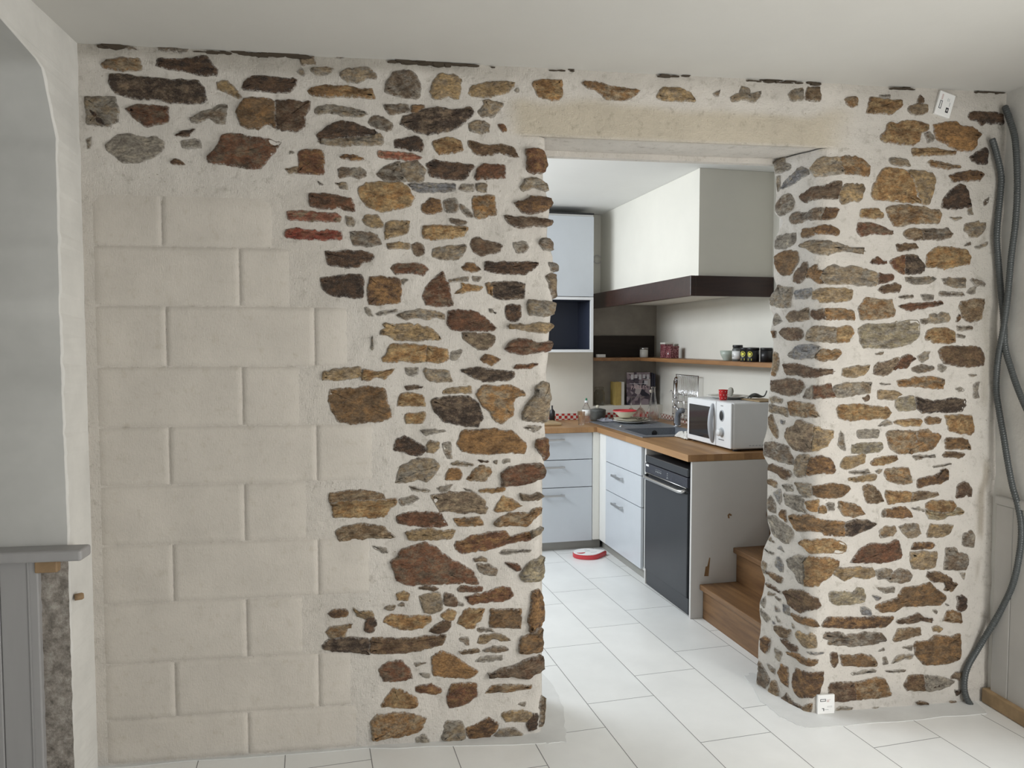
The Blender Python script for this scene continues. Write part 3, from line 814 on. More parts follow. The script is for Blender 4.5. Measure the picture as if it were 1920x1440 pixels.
((1630, 660, 8), """m 40,330 60,220 130,155 240,150 400,75 460,80 400,200 300,340 200,355
r 460,100 500,60 600,35 700,100 600,170 560,240 420,250 330,280 400,180
m 620,240 720,200 870,195 970,220 970,260 850,310 730,320 640,270
g 1020,210 1060,180 1140,230 1090,300 1030,270
O 400,430 600,410 690,370 760,390 820,365 1000,380 1130,410 1110,550 950,550 700,520 440,520
g 130,470 320,480 220,500
t 100,570 180,570 400,590 490,630 400,700 270,725 120,700
T 390,700 600,660 690,660 700,860 550,890 440,890 400,800
d 700,670 760,680 860,720 1000,730 1100,710 1300,690 1430,710 1450,800 1380,900 1150,905 1000,900 790,920 750,860 700,850
g 120,1110 250,1020 330,1040 340,1090 200,1110
y 350,1050 480,1010 780,1000 800,1040 760,1110 480,1110
v 820,1040 880,960 1090,1000 1050,1080 900,1090
o 1120,950 1400,940 1550,960 1590,1180 1530,1240 1350,1220 1180,1180
t 240,1220 330,1170 600,1180 700,1180 700,1300 640,1440 560,1525 400,1520 300,1430 260,1300
o 700,1180 880,1160 940,1210 1070,1250 1060,1300 950,1450 860,1490 560,1525 640,1440 700,1300
v 1120,1290 1400,1290 1480,1320 1520,1460 1140,1460
g 1470,340 1600,340 1530,380
g 1290,550 1360,530 1420,580 1340,600
g 1530,480 1640,460 1620,580 1660,690 1560,690 1540,560"""),
((1430, 600, 8), """b 80,200 120,160 190,170 180,260 120,270
m 230,180 320,110 420,120 600,130 590,270 500,310 330,290
t 620,300 660,160 760,90 1100,110 1100,345 900,320 680,325
y 1100,120 1250,75 1340,100 1370,190 1300,320 1130,345 1100,340
G 360,530 480,400 600,370 720,370 880,400 800,520 750,570 500,590
O 770,570 850,450 930,430 1040,460 1120,430 1200,480 1100,600 920,620 830,600
t 80,520 120,470 200,480 240,600 230,740 200,850 140,830 90,700
b 300,670 450,640 650,690 800,740 900,730 1100,770 1000,810 850,850 720,870 600,860 530,820 370,835
t 1190,730 1400,690 1600,680 1590,740 1500,840 1300,860 1180,840
m 110,910 250,900 400,870 590,900 640,1000 560,1100 450,1140 300,1120 130,1060
g 600,1170 650,1050 740,980 770,1100 750,1190
r 770,990 1020,960 1060,1060 1100,1150 900,1180 760,1180
g 1060,990 1250,940 1620,935 1600,1090 1400,1120 1270,1160 1080,1150
b 1480,1170 1580,1120 1590,1200 1530,1220
g 90,1180 180,1140 300,1190 290,1250 150,1230
t 380,1230 500,1215 790,1270 810,1380 860,1450 700,1460 410,1430
t 90,1250 220,1290 380,1320 370,1450 250,1400 110,1380"""),
((1420, 760, 8), """y 1200,20 1290,-10 1500,-15 1780,10 1950,30 2020,110 1950,200 1780,200 1400,230 1220,200 1200,120
v 170,180 240,140 270,260 310,380 300,500 240,450 180,320
m 410,470 430,350 560,310 590,220 690,220 860,300 850,400 820,690 700,700 560,670 500,600
t 860,300 970,360 1160,380 1140,480 1060,610 860,690 820,690 850,400
G 350,220 420,230 400,280 360,270
g 1200,600 1250,370 1300,440 1310,680 1250,650
g 1480,380 1600,360 1830,370 1800,490 1510,490
T 1400,590 1550,570 1870,555 1880,640 1840,700 1600,720 1410,710
m 70,560 200,540 480,620 540,800 540,890 350,850 150,770 70,740
y 1250,860 1310,770 1480,750 1590,720 1620,760 1600,850 1440,940 1300,960 1240,920
t 550,900 600,770 700,730 780,750 720,1060 600,1080 550,1030
o 740,950 800,780 950,760 1080,800 1140,850 1180,970 1140,1030 1000,1020 860,1030 780,1060 730,1040
v 140,870 260,880 400,940 510,990 520,1040 430,1120 300,1020 170,970
v 160,1110 250,1110 310,1150 290,1230 180,1190
g 370,1190 520,1190 530,1280 430,1280
G 240,1300 350,1260 370,1400 340,1490 300,1440
g 550,1140 700,1170 800,1180 810,1380 700,1390 600,1290
v 820,1210 1000,1200 1130,1165 1370,1200 1390,1250 1300,1350 1180,1400 900,1390 820,1320
g 1370,1000 1650,960 1700,1010 1600,1040 1400,1020
y 1360,1090 1600,1060 1700,1030 1800,1040 1760,1130 1540,1150 1360,1130
g 1760,980 1870,960 1820,1030
v 1580,1220 1650,1180 1750,1200 1850,1340 1900,1440 1800,1470 1660,1470 1600,1350"""),
((1630, 820, 8), """o 10,390 70,320 230,290 410,265 430,330 310,390 50,435
v 1090,270 1140,220 1300,220 1460,250 1400,300 1150,300
g 630,280 860,260 900,290 1000,275 850,310 700,340
g 940,440 1240,390 1100,440
t 200,580 240,470 400,460 580,460 620,560 640,680 520,700 380,690 280,660 240,600
b 700,740 720,620 870,590 1000,550 1120,510 1060,490 1180,480 1190,640 1100,680 900,710 780,750
o 240,790 400,810 560,820 640,820 600,960 400,990 270,1010 250,900
v 640,820 800,810 1030,830 1050,870 900,910 770,930 600,960
b 1280,910 1310,740 1400,665 1480,670 1540,780 1545,900 1490,890 1450,850 1420,900
o 200,1190 210,1090 380,1050 530,1040 610,1130 640,1200 560,1190 480,1210
o 830,1000 950,940 1100,950 1250,950 1300,1030 1240,1110 1060,1130 920,1100 830,1060
T 830,1080 920,1110 1060,1140 1240,1110 1300,1040 1440,1110 1420,1150 1250,1170 1150,1180 1090,1230 880,1220
g 740,1040 820,1110 620,1060"""),
((1630, 980, 8), """t 140,190 160,100 250,60 400,50 400,130 340,190 160,225
t 430,60 550,20 730,10 770,160 700,210 570,235 500,150
t 840,160 910,20 1260,40 1220,150 1130,215 860,215
g 1400,330 1410,170 1530,110 1580,200 1560,370 1440,360
b 600,400 650,300 950,295 980,340 940,390 700,400
t 600,440 750,430 1000,440 1020,520 990,670 880,700 640,690 610,560
m 1140,430 1150,370 1310,380 1320,440 1480,480 1470,590 1430,700 1120,715 1130,560
r -290,600 -140,400 20,300 200,310 300,300 360,250 430,270 490,480 460,540 300,580 200,600 0,600
t 100,760 230,670 340,720 260,800 130,800
g 340,740 450,680 600,730 650,790 620,880 500,910 290,880 220,820
v 850,810 880,740 1050,740 1240,840 1230,890 1320,910 1240,1030 1100,1010 1190,900 1000,890 930,880
g 80,960 380,970 370,1050 220,1060
G 20,1080 180,1110 120,1170
v 80,1240 200,1190 420,1120 510,970 750,950 900,890 1000,1000 1140,1090 1140,1160 1060,1240 900,1250 700,1250 500,1270 380,1330 200,1340 100,1290
d 1300,1100 1380,1080 1470,1130 1460,1280 1380,1340 1310,1290 1340,1200
o 1120,1400 1160,1320 1280,1320 1380,1360 1390,1450 1400,1500 1250,1490 1100,1480
g 950,1310 1020,1320 1000,1360
g 1130,1210 1210,1240 1150,1250
g 1360,760 1430,740 1410,850"""),
((1420, 920, 8), """g 110,120 200,60 280,200 290,330 200,320 110,240
g 390,40 650,90 700,140 680,240 740,340 560,290 420,200
O 710,160 930,130 920,230 890,340 760,290
y 910,250 980,210 1040,270 1050,340 920,345
g 1040,200 1160,170 1170,290 1080,310
t 1220,160 1280,170 1450,190 1550,260 1620,350 1450,390 1270,370 1220,280
o 340,350 370,290 440,280 440,470 350,390
g 140,380 260,360 400,480 500,560 560,640 480,790 400,780 280,700 170,600
v 480,370 700,360 850,370 860,430 1100,450 1300,460 1300,680 1000,670 980,630 800,600 600,610 540,560
d 1300,470 1420,430 1640,440 1800,500 1700,570 1560,620 1450,670 1300,660
y 630,770 700,740 880,730 1010,720 1220,750 1340,820 1330,920 1220,950 1000,930 770,930 720,850
g 130,700 200,690 270,780 170,740
g 90,850 170,920 260,930 230,970
G 300,860 350,830 410,920
G 280,1110 290,1000 340,990 400,1110 400,1220 330,1200
g 440,1040 590,960 740,1000 690,1100 700,1400 620,1380 540,1200 480,1150
o 690,1060 780,980 900,1000 1100,1000 1230,1060 1210,1150 1140,1230 1090,1310 970,1370 930,1430 700,1430 720,1280
y 1140,1260 1190,1160 1540,1140 1600,1150 1720,1150 1760,1210 1740,1290 1640,1320 1440,1290 1300,1360 1200,1290
g 1760,1210 1900,1150 1920,1320 1800,1320
t 40,1120 90,1040 160,1080 130,1220 70,1220
v 140,1200 290,1260 400,1310 360,1390 260,1340
g 1820,600 1920,560 1920,690 1840,700
g 1870,290 1920,270 1920,390 1860,390"""),
((1410, 1060, 8), """b 170,240 290,290 420,390 400,420 330,380 230,310
g 120,500 200,470 220,600 200,640 120,570
g 150,650 230,700 280,800 230,850 160,740
g 240,400 350,430 310,460 240,450
g 350,470 430,510 410,540
v 460,390 600,360 760,370 850,420 900,470 990,500 1020,600 960,660 830,670 730,720 640,680 530,580 490,480
T 1150,420 1200,380 1350,400 1500,400 1560,330 1640,340 1690,440 1680,540 1560,570 1400,600 1250,590 1160,530
G 1620,620 1700,620 1780,670 1780,740 1640,730
G 450,570 550,620 570,760 480,710
G 350,600 420,680 370,700
g 370,760 430,830 400,860
G 310,820 350,870 320,880
v 580,710 720,760 900,800 1030,910 930,930 800,890 650,820
b 1040,900 1120,780 1340,770 1500,780 1900,760 2130,770 2100,840 2000,930 1750,935 1400,950 1250,930 1060,930
v 330,910 450,900 560,970 600,960 540,1090 430,1070 350,1000
t 650,1000 720,990 850,1050 880,1010 960,1060 970,1230 850,1250 750,1200 670,1100
m 1070,1080 1100,1000 1340,1000 1400,1050 1700,1000 1950,1020 2010,1100 2020,1120 1750,1190 1500,1210 1130,1180 1160,1110
b 110,1090 200,1060 270,1110 250,1260 190,1320 130,1260
b 430,1100 520,1110 630,1190 700,1230 680,1300 560,1270 480,1180
G 820,1290 1080,1300 1000,1330 860,1330
g 600,850 650,930 620,950
g 330,1230 440,1310 400,1440 350,1400
v 510,1300 700,1320 800,1400 1000,1410 980,1480 850,1520 720,1460 600,1360"""),
((1410, 1190, 8), """v 1160,290 1210,250 1280,280 1290,430 1240,500 1180,430
v 1300,300 1450,300 1500,310 1600,270 1720,300 1870,400 1870,470 1600,480 1350,460
g 1490,590 1700,520 1860,530 1700,570 1520,620
m 50,680 90,380 130,430 200,560 260,660 250,740 210,800 100,740
g 220,430 340,520 330,590 250,540
v 250,840 290,680 360,700 400,820 380,960 260,900
o 380,580 420,440 530,490 540,790 420,700
b 590,740 610,560 640,510 830,570 1090,550 1060,740 1010,880 900,950 700,930 640,880
d 410,970 490,900 510,870 610,1000 750,1070 700,1220 620,1200 530,1140
o 720,1260 760,1080 900,1030 900,1100 850,1250 780,1300
b 1150,830 1180,730 1400,720 1540,710 1560,980 1500,980 1380,1020 1230,1020 1160,930
o 1540,710 1600,700 1830,640 1950,650 2000,670 2090,910 2020,940 1760,960 1600,980 1560,980
g 1270,1110 1400,1080 1520,1090 1420,1180 1280,1160
g 1800,1100 1920,1080 1830,1170"""),
((1630, 1140, 8), """b 400,210 480,170 600,140 740,80 820,130 860,180 980,190 840,190 700,235 480,240
v 350,480 430,320 540,310 620,300 780,310 800,410 700,430 560,470 380,500
y 960,300 1010,260 1120,310 1050,370 970,360
v 670,570 700,510 900,490 1000,400 1190,430 1360,390 1370,500 1360,770 1140,840 900,850 800,840 690,700
g 330,830 390,710 520,700 680,690 640,760 440,790
g 200,740 240,720 280,840 210,850
v 0,700 60,740 120,830 80,870 0,850
g 120,650 210,590 240,630
g 480,590 650,560 640,640 580,630
g 230,940 560,930 540,960 260,960
v 500,1150 590,1010 800,1000 830,1160 840,1240 560,1230
g 800,1000 940,1000 1140,1050 1280,1090 1200,1170 1080,1220 900,1250 840,1240 830,1160
d 840,1165 1050,1140 1060,1230 860,1240
m 1220,1030 1300,950 1380,960 1340,1080 1230,1050
d 1260,1220 1370,1230 1360,1290 1300,1310
v 680,1410 800,1400 900,1430 760,1450
v 1200,1400 1290,1390 1340,1450 1230,1470"""),
]

PAL = {'d': '#473a31', 'b': '#644d3b', 'r': '#74503a', 'o': '#91704b', 'O': '#9f7a4f', 'y': '#ab926c', 't': '#9c8b73', 'g': '#968f84', 'G': '#8b8c90',
       'm': '#7b6a58', 'v': '#7a644b', 'k': '#a36a54', 'K': '#8c4435', 'T': '#a4987e'}
PAL = {k: Vector(sl(v)) * 1.10 for k, v in PAL.items()}
ALT = {'d': 'mb', 'b': 'mdo', 'r': 'mbo', 'o': 'ybt', 'O': 'oyt', 'y': 'tO', 't': 'gyo', 'g': 'tmg', 'G': 'gm', 'm': 'gbt', 'v': 'tbo', 'k': 'kt', 'K': 'kK', 'T': 'gy'}
sb = bmesh.new(); scol = sb.verts.layers.float_color.new('stone_col'); scol2 = sb.verts.layers.float_color.new('stone_alt'); sedge = sb.verts.layers.float.new('edge')
def resample(poly, step):
    out = []
    n = len(poly)
    for i in range(n):
        a, b_ = Vector(poly[i]), Vector(poly[(i + 1) % n]); d = (b_ - a).length; k = max(1, int(round(d / step)))
        for j in range(k): out.append(a.lerp(b_, j / k))
    # soften the traced corners a little
    n = len(out)
    return [(out[i - 1] + out[i] * 5 + out[(i + 1) % n]) / 7 for i in range(n)]
def to_surface(px, py):
    p = on_y(px, py)
    if p.z > ZT - .015: return 'T', (p.x, p.z)
    if p.x < 1.1: return 'L', (p.x, p.z)
    c = lerp_tab(RJ, p.z)
    if p.x >= c: return 'R', (p.x - c, p.z)
    n_ = Vector((math.cos(RA), math.sin(RA), 0)); d = ray(px, py)
    t = (Vector((c, 0, 0)) - CAM).dot(n_) / d.dot(n_); q = CAM + d * t
    s = -q.y / math.cos(RA); return 'R', (max(s, -lerp_tab(RB, q.z) + .004), q.z)
idx = 0
for (ox, oy, scl), txt in STONES:
    for line in txt.split('\n'):
        tk = line.split()
        if len(tk) < 4: continue
        code = tk[0]; pts = [tuple(float(v) for v in t.split(',')) for t in tk[1:]]
        res = [to_surface(ox + x / scl, oy + y / scl) for x, y in pts]
        side = max((r[0] for r in res), key=lambda q: 0 if q == 'T' else 1); top = side == 'T'
        res = [(side, (r[1][0] - lerp_tab(RJ, r[1][1]), r[1][1])) if (r[0] == 'T' and side == 'R') else r for r in res]
        def surf(s, z, h, side=side, top=top):
            if top:
                return Vector((s, -h, z))
            return left_surf(s, z, h) if side == 'L' else right_surf(s, z, h)
        poly = [Vector(r[1]) for r in res]
        ar = sum(poly[i].x * poly[(i + 1) % len(poly)].y - poly[(i + 1) % len(poly)].x * poly[i].y for i in range(len(poly))) / 2
        if abs(ar) < 6e-5: continue
        if ar < 0: poly.reverse()
        size = math.sqrt(abs(ar)); idx += 1
        rs = resample(poly, .009 if size > .04 else .006)
        n = len(rs); seed = Vector((idx * 3.7, idx * 1.3, 0))
        nor = []
        for i in range(n):
            t_ = (rs[(i + 1) % n] - rs[i - 1]); t_ = t_.normalized() if t_.length > 1e-9 else Vector((1, 0)); nor.append(Vector((t_.y, -t_.x)))
        cen = sum(rs, Vector((0, 0))) / n
        flat = code in 'gG' and size < .05
        H = (.0045 if flat else .006 + .004 * random.random())
        if side == 'L' and not top and max(p.x - lerp_tab(LJ, p.y) for p in poly) > -.012: H += .011 * (1 if code not in 'kK' else .7)
        tilt = Vector((random.uniform(-.05, .05), random.uniform(-.05, .05)))
        jit = [noise.noise(Vector((p.x * 95, p.y * 95, idx))) * .0045 + noise.noise(Vector((p.x * 35, p.y * 35, idx))) * .004 for p in rs]
        rings = []
        inset_max = min(.018, size * .22)
        spec = [(-.0065, -.006, 0.0), (-.0015, .0022, .40), (min(.0035, inset_max * .4), H * .85, .70), (inset_max * .75, H, 1.0)]
        base = PAL[code] * random.uniform(.88, 1.14); alt = PAL[random.choice(ALT[code])] * random.uniform(.85, 1.1)
        def mk(p, h, e):
            hh = h
            if e > .5: hh += .0060 * noise.noise(Vector((p.x * 26, p.y * 44, idx))) + .0032 * noise.noise(Vector((p.x * 75, p.y * 75, idx))) + (p - cen).dot(tilt)
            v = sb.verts.new(surf(p.x, p.y, hh + relief(surf(p.x, p.y, 0))))
            v[scol] = (*base, 1); v[scol2] = (*alt, 1); v[sedge] = e * (.80 if flat else 1); return v
        for ins, h, e in spec:
            rings.append([mk(rs[i] - nor[i] * (ins + jit[i] * (1 if ins < .01 else .3)), h, e) for i in range(n)])
        last = [rs[i] - nor[i] * inset_max * .75 for i in range(n)]
        for f_ in ((.72, .40) if size > .035 else ()):
            rings.append([mk(cen + (last[i] - cen) * f_, H * (1.05), 1.15) for i in range(n)])
        c0 = mk(cen, H * 1.05, 1.15)
        for a, b_ in zip(rings, rings[1:]):
            for i in range(n):
                j = (i + 1) % n; f = sb.faces.new((a[i], a[j], b_[j], b_[i])); f.smooth = True
        for i in range(n):
            f = sb.faces.new((rings[-1][i], rings[-1][(i + 1) % n], c0)); f.smooth = True
so = obj('stonework', sb, 'fieldstone', wall)
so['label'] = 'irregular brown, ochre and grey fieldstones bedded in the mortar'

# ================================================================== ROOM SHELL
# floor
f0 = bmesh.new(); box(f0, -3.2, 4.2, -6.0, 4.2, -.08, 0)
flo = struct(obj('floor', f0, 'floor_tile'))
cb = bmesh.new(); box(cb, -3.2, 4.2, -6.0, .02, HC, HC + .12)
struct(obj('ceiling', cb, 'ceiling_plaster'))
cb = bmesh.new(); box(cb, -3.2, 4.2, .10, 4.2, 2.503, 2.62)
struct(obj('ceiling_kitchen', cb, 'kitchen_ceiling_paint'))
# left wall with arched opening: band beside the corner, arch head above
def arch_y(z):
    tab = [(0, -.20), (.9, -.178), (1.4, -.19), (1.9, -.182), (2.139, -.176), (2.197, -.202), (2.269, -.234), (2.328, -.262), (2.342, -.30), (2.378, -.515), (2.39, -1.0)]
    return lerp_tab(tab, z)
lb = bmesh.new()
zs = frange(.0, 2.12, .016) + [2.139, 2.17, 2.197, 2.23, 2.269, 2.30, 2.328, 2.342, 2.352, 2.362, 2.370, 2.378, 2.386, 2.39]
pa, pb = [], []
for z in zs:
    wv = .004 * noise.noise(Vector((0, 0, z * 9))) + .005 * noise.noise(Vector((2, 0, z * 31)))
    y = arch_y(z) + wv
    pa.append((lb.verts.new((XL, .03, z)), lb.verts.new((XL + wv, y + .006, z)), lb.verts.new((XL - .006, y, z)), lb.verts.new((-1.60, y, z))))
for a, b_ in zip(pa, pa[1:]):
    for k in range(3):
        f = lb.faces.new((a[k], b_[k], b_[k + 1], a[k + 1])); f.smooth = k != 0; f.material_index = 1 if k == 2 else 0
a = pa[-1]
v1 = lb.verts.new((XL, .03, HC)); v2 = lb.verts.new((XL, -1.0, HC)); lb.faces.new((a[0], v1, v2, a[1])); 
v3 = lb.verts.new((XL, -6, HC)); v4 = lb.verts.new((XL, -6, 2.39)); lb.faces.new((a[1], v2, v3, v4))
bmesh.ops.recalc_face_normals(lb, faces=lb.faces)
struct(obj('wall_left', lb, ['side_plaster', 'jamb_plaster']))
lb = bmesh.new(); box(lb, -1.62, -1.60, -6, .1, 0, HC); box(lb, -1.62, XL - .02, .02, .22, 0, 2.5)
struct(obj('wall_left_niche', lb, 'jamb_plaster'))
# right wall
rb = bmesh.new(); box(rb, XR, XR + .15, -6, .10, 0, HC)
rw = struct(obj('wall_right', rb, 'side_plaster'))
# wainscot of narrow boards below the right wall's plaster, rail on top
wb2 = bmesh.new()
y = -.035
while y > -2.2:
    box(wb2, XR - .018, XR + .005, y - .088, y, .055, .84, bev=.004); y -= .0895
box(wb2, XR - .026, XR + .005, -2.2, -.03, .84, .875, bev=.006)
o = obj('trim_1', wb2, 'pale_wainscot'); struct(o, 'pale grey tongue-and-groove wainscot')
wb2 = bmesh.new(); box(wb2, XR - .036, XR + .004, -2.4, -.01, 0, .062, bev=.006)
struct(obj('baseboard_right', wb2, 'brown_skirting'))
# cracked dark line of old plaster where the stone wall meets the ceiling
cr = bmesh.new()
for k in range(210):
    x = random.uniform(XL + .05, XR - .02); wdt = random.uniform(.008, .045)
    if noise.noise(Vector((x * 3, 5, 0))) < -.05: continue
    z = HC - random.uniform(.001, .010); h = random.uniform(.002, .006 + (.010 if x < .2 else 0))
    pts = [(x + wdt * math.cos(a) * random.uniform(.6, 1), z + h * math.sin(a) * random.uniform(.6, 1.2) * .6) for a in [i * PI / 4 for i in range(8)]]
    prism(cr, pts, -.006 - random.random() * .006, .004, axis='y')
struct(obj('trim_2', cr, 'dry_stalks'), 'broken dark plaster edge under the ceiling')
# cement skim on the floor around the two piers
def skim(name, poly):
    bm = bmesh.new()
    q = []
    n = len(poly)
    for i in range(n):
        a, b_ = Vector(poly[i]), Vector(poly[(i + 1) % n])
        for j in range(6):
            p = a.lerp(b_, j / 6); q.append((p.x + random.uniform(-.006, .006), p.y + random.uniform(-.006, .006)))
    prism(bm, q, .0002, .0022); return struct(obj(name, bm, 'cement_skim'))
def onf(px, py):
    d = ray(px, py); p = CAM + d * (-CAM.z / d.z); return (p.x, p.y)
skim('trim_3', [onf(172, 1442), onf(690, 1404), onf(1015, 1395), onf(1062, 1392), onf(1058, 1335), onf(1040, 1290), onf(1010, 1250), (.4, .1), (-1.055, .06)])
skim('trim_4', [onf(1850, 1338), onf(1600, 1360), onf(1510, 1366), onf(1465, 1345), onf(1425, 1315), onf(1398, 1268), onf(1410, 1262), (1.75, .2), (2.4, .08)])

# floor tile registration: one joint crossing measured at pixel (1260,1135)-(1200,1169)
J0 = onf(1200, 1168)   # a joint crossing on the second long joint
a_ = math.radians(6.6)
# texture x runs along the 60 cm side (away from the camera, turned 6.6 deg to the left)
ex = Vector((-math.sin(a_), math.cos(a_))); ey = Vector((-math.cos(a_), -math.sin(a_)))
# mapping: tex = R * p + t with tex.x = p.ex, tex.y = p.ey  -> rotation by -(90+6.6) deg
FLOOR_MAP.vector_type = 'POINT'
FLOOR_MAP.inputs['Rotation'].default_value = (0, 0, -(PI / 2 + a_))
tx = J0[0] * ex.x + J0[1] * ex.y; ty = J0[0] * ey.x + J0[1] * ey.y
FLOOR_MAP.inputs['Location'].default_value = (-tx + 30 * .6 - 8.0, -ty + 40 * .3 + .0001, 0)

# ================================================================== KITCHEN SHELL
def kstruct(name, bm, mat):
    o = kobj(name, bm, mat, 0, 0, 0); return struct(o)
kb = bmesh.new()
box(kb, -2.6, .14, 2.0, 2.35, 0, 2.5); box(kb, .14, .95, 2.0, 2.35, 0, 1.0); box(kb, .14, .95, 2.0, 2.35, 1.885, 2.5)
kstruct('wall_kitchen_back', kb, 'kitchen_plaster')
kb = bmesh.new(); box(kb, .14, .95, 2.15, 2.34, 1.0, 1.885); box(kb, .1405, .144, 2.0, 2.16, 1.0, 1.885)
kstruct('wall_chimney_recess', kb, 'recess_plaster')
kb = bmesh.new(); prism(kb, [(.665, -.01), (.745, 2.16), (.95, 2.16), (.95, -.01)], 0, 2.5)
kstruct('wall_kitchen_right', kb, 'kitchen_plaster')
kb = bmesh.new(); box(kb, 1.45, 1.6, -1.1, .1, 0, 2.5)
kstruct('wall_stair', kb, 'kitchen_plaster')
kb = bmesh.new(); box(kb, -2.6, -2.45, -.5, 2.3, 0, .9); box(kb, -2.6, -2.45, -.5, 2.3, 2.2, 2.5)
kstruct('wall_kitchen_left', kb, 'kitchen_plaster')

# ================================================================== BASE UNITS AND WORKTOP
def handle(parent, x, y, z, face='x', L_=.17):
    # bow handle on two posts; face 'x': front looks to -x, 'y': front looks to -y
    bm = bmesh.new()
    def P(a, d, h): return (-d, a, h) if face == 'x' else (a, -d, h)
    def bx(a0, a1, d0, d1, h0, h1, bev):
        p, q = P(a0, d0, h0), P(a1, d1, h1)
        box(bm, min(p[0], q[0]), max(p[0], q[0]), min(p[1], q[1]), max(p[1], q[1]), h0, h1, bev=bev)
    bx(-L_ / 2, L_ / 2, .024, .031, -.008, .008, .002)
    for s in (-1, 1):
        bx(s * (L_ / 2 - .02) - .007, s * (L_ / 2 - .02) + .007, 0, .026, -.006, .006, .001)
    return obj('handle', bm, 'brushed_steel', parent, loc=(x, y, z))
# cupboard under the sink, fronts looking left
t = kthing('base_cabinet', 'white base cabinet under the sink, two handled drawers below a plain panel', 'cabinet', 0, 0, 0, group='kitchen base cabinets')
bm = bmesh.new()
box(bm, .02, .58, .664, .682, .07, .858); box(bm, .02, .58, 1.302, 1.32, .07, .858); box(bm, .02, .58, .682, 1.302, .07, .088); box(bm, .56, .578, .682, 1.302, .088, .6)
obj('carcass', bm, 'white_carcass', t)
obj('blank_panel', B(0, .018, .686, 1.318, .668, .857, bev=.0012), 'white_lacquer', t)
for z0, z1, hz in ((.468, .663, .597), (.078, .463, .403)):
    d = obj('drawer', B(0, .018, .686, 1.318, z0, z1, bev=.0012), 'white_lacquer', t)
    handle(d, 0, 1.058, hz)
# white filler strips in the inside corner
t = kthing('corner_filler', 'plain white filler panel closing the inside corner of the units', 'panel', 0, 0, 0)
obj('side_strip', B(.004, .02, 1.322, 1.455, .075, .857), 'white_carcass', t)
obj('front_strip', B(-.044, .004, 1.458, 1.474, .075, .857), 'ceramic_white', t)
# narrow side strip between drawers and dishwasher
tag(kobj('end_strip', B(.012, .56, .637, .655, .0, .857, bev=.001), 'grey_panel', 0, 0, 0), 'narrow beige panel standing between the drawers and the dishwasher', 'panel')
# left run
t = kthing('base_cabinet', 'white base cabinet with three drawers under the left worktop', 'cabinet', 0, 0, 0, group='kitchen base cabinets')
bm = bmesh.new()
for x0, x1 in ((-.645, -.627), (-.065, -.047)): box(bm, x0, x1, 1.49, 1.97, .07, .858)
box(bm, -.627, -.065, 1.49, 1.97, .07, .088); box(bm, -.627, -.065, 1.952, 1.97, .088, .858)
obj('carcass', bm, 'white_carcass', t)
for z0, z1, hz in ((.664, .854, .809), (.464, .659, .612), (.068, .459, .408)):
    d = obj('drawer', B(-.645, -.047, 1.47, 1.488, z0, z1, bev=.0012), 'white_lacquer', t)
    handle(d, -.345, 1.47, hz, 'y')
t = kthing('base_cabinet', 'white base cabinet mostly hidden by the stone wall, left of the drawers', 'cabinet', 0, 0, 0, group='kitchen base cabinets')
bm = bmesh.new(); box(bm, -1.245, -.65, 1.49, 1.97, .07, .858); obj('carcass', bm, 'white_carcass', t)
obj('cabinet_door', B(-1.245, -.65, 1.47, 1.488, .068, .854, bev=.0012), 'white_lacquer', t)
# plinths
tag(kobj('plinth', B(-1.245, .03, 1.515, 1.53, 0, .066), 'plinth_grey', 0, 0, 0), 'taupe kickboard under the three-drawer cabinet at the back', 'kickboard')
tag(kobj('plinth', B(.045, .06, .66, 1.50, 0, .066), 'plinth_grey', 0, 0, 0), 'taupe kickboard under the sink cabinet drawers', 'kickboard')
# grey end panel beside the stairs
t = kthing('side_panel', 'tall grey end panel of the kitchen units beside the wooden stairs', 'panel', 0, 0, 0)
obj('panel_board', B(0, .655, -.002, .016, 0, .857, bev=.001), 'grey_panel', t)
bm = bmesh.new(); prism(bm, [(.079, .232), (.104, .230), (.113, .33), (.108, .332), (.097, .285), (.087, .283)], -.004, -.0015, axis='y'); obj('chipped_patch', bm, 'chip_brown', t)
bm = bmesh.new(); prism(bm, [(.217, .543), (.226, .541), (.222, .560), (.236, .553), (.238, .562), (.224, .569), (.214, .560)], -.004, -.0015, axis='y'); obj('scuff_mark', bm, 'chip_brown', t)
# worktop
bm = bmesh.new()
poly_out = [(-1.25, 1.445), (-.02, 1.445), (-.02, .006), (.658, .006), (.70, 1.99), (-1.25, 1.99)]
x0, x1, y0, y1 = .085, .50, .83, 1.25     # bowl cut-out
parts = [(-.02, x0, .006, 1.445), (x1, .66, .006, 1.445), (x0, x1, .006, y0), (x0, x1, y1, 1.445)]
for (a, b_, c_, d_) in parts: box(bm, a, b_, c_, d_, .858, .895)
box(bm, -1.25, .69, 1.445, 1.988, .858, .895); box(bm, .66, .685, 1.25, 1.445, .858, .895)
bmesh.ops.remove_doubles(bm, verts=bm.verts, dist=.0001)
tag(kobj('worktop', bm, 'worktop_oak', 0, 0, 0), 'L-shaped oak butcher-block worktop over the kitchen units', 'worktop')

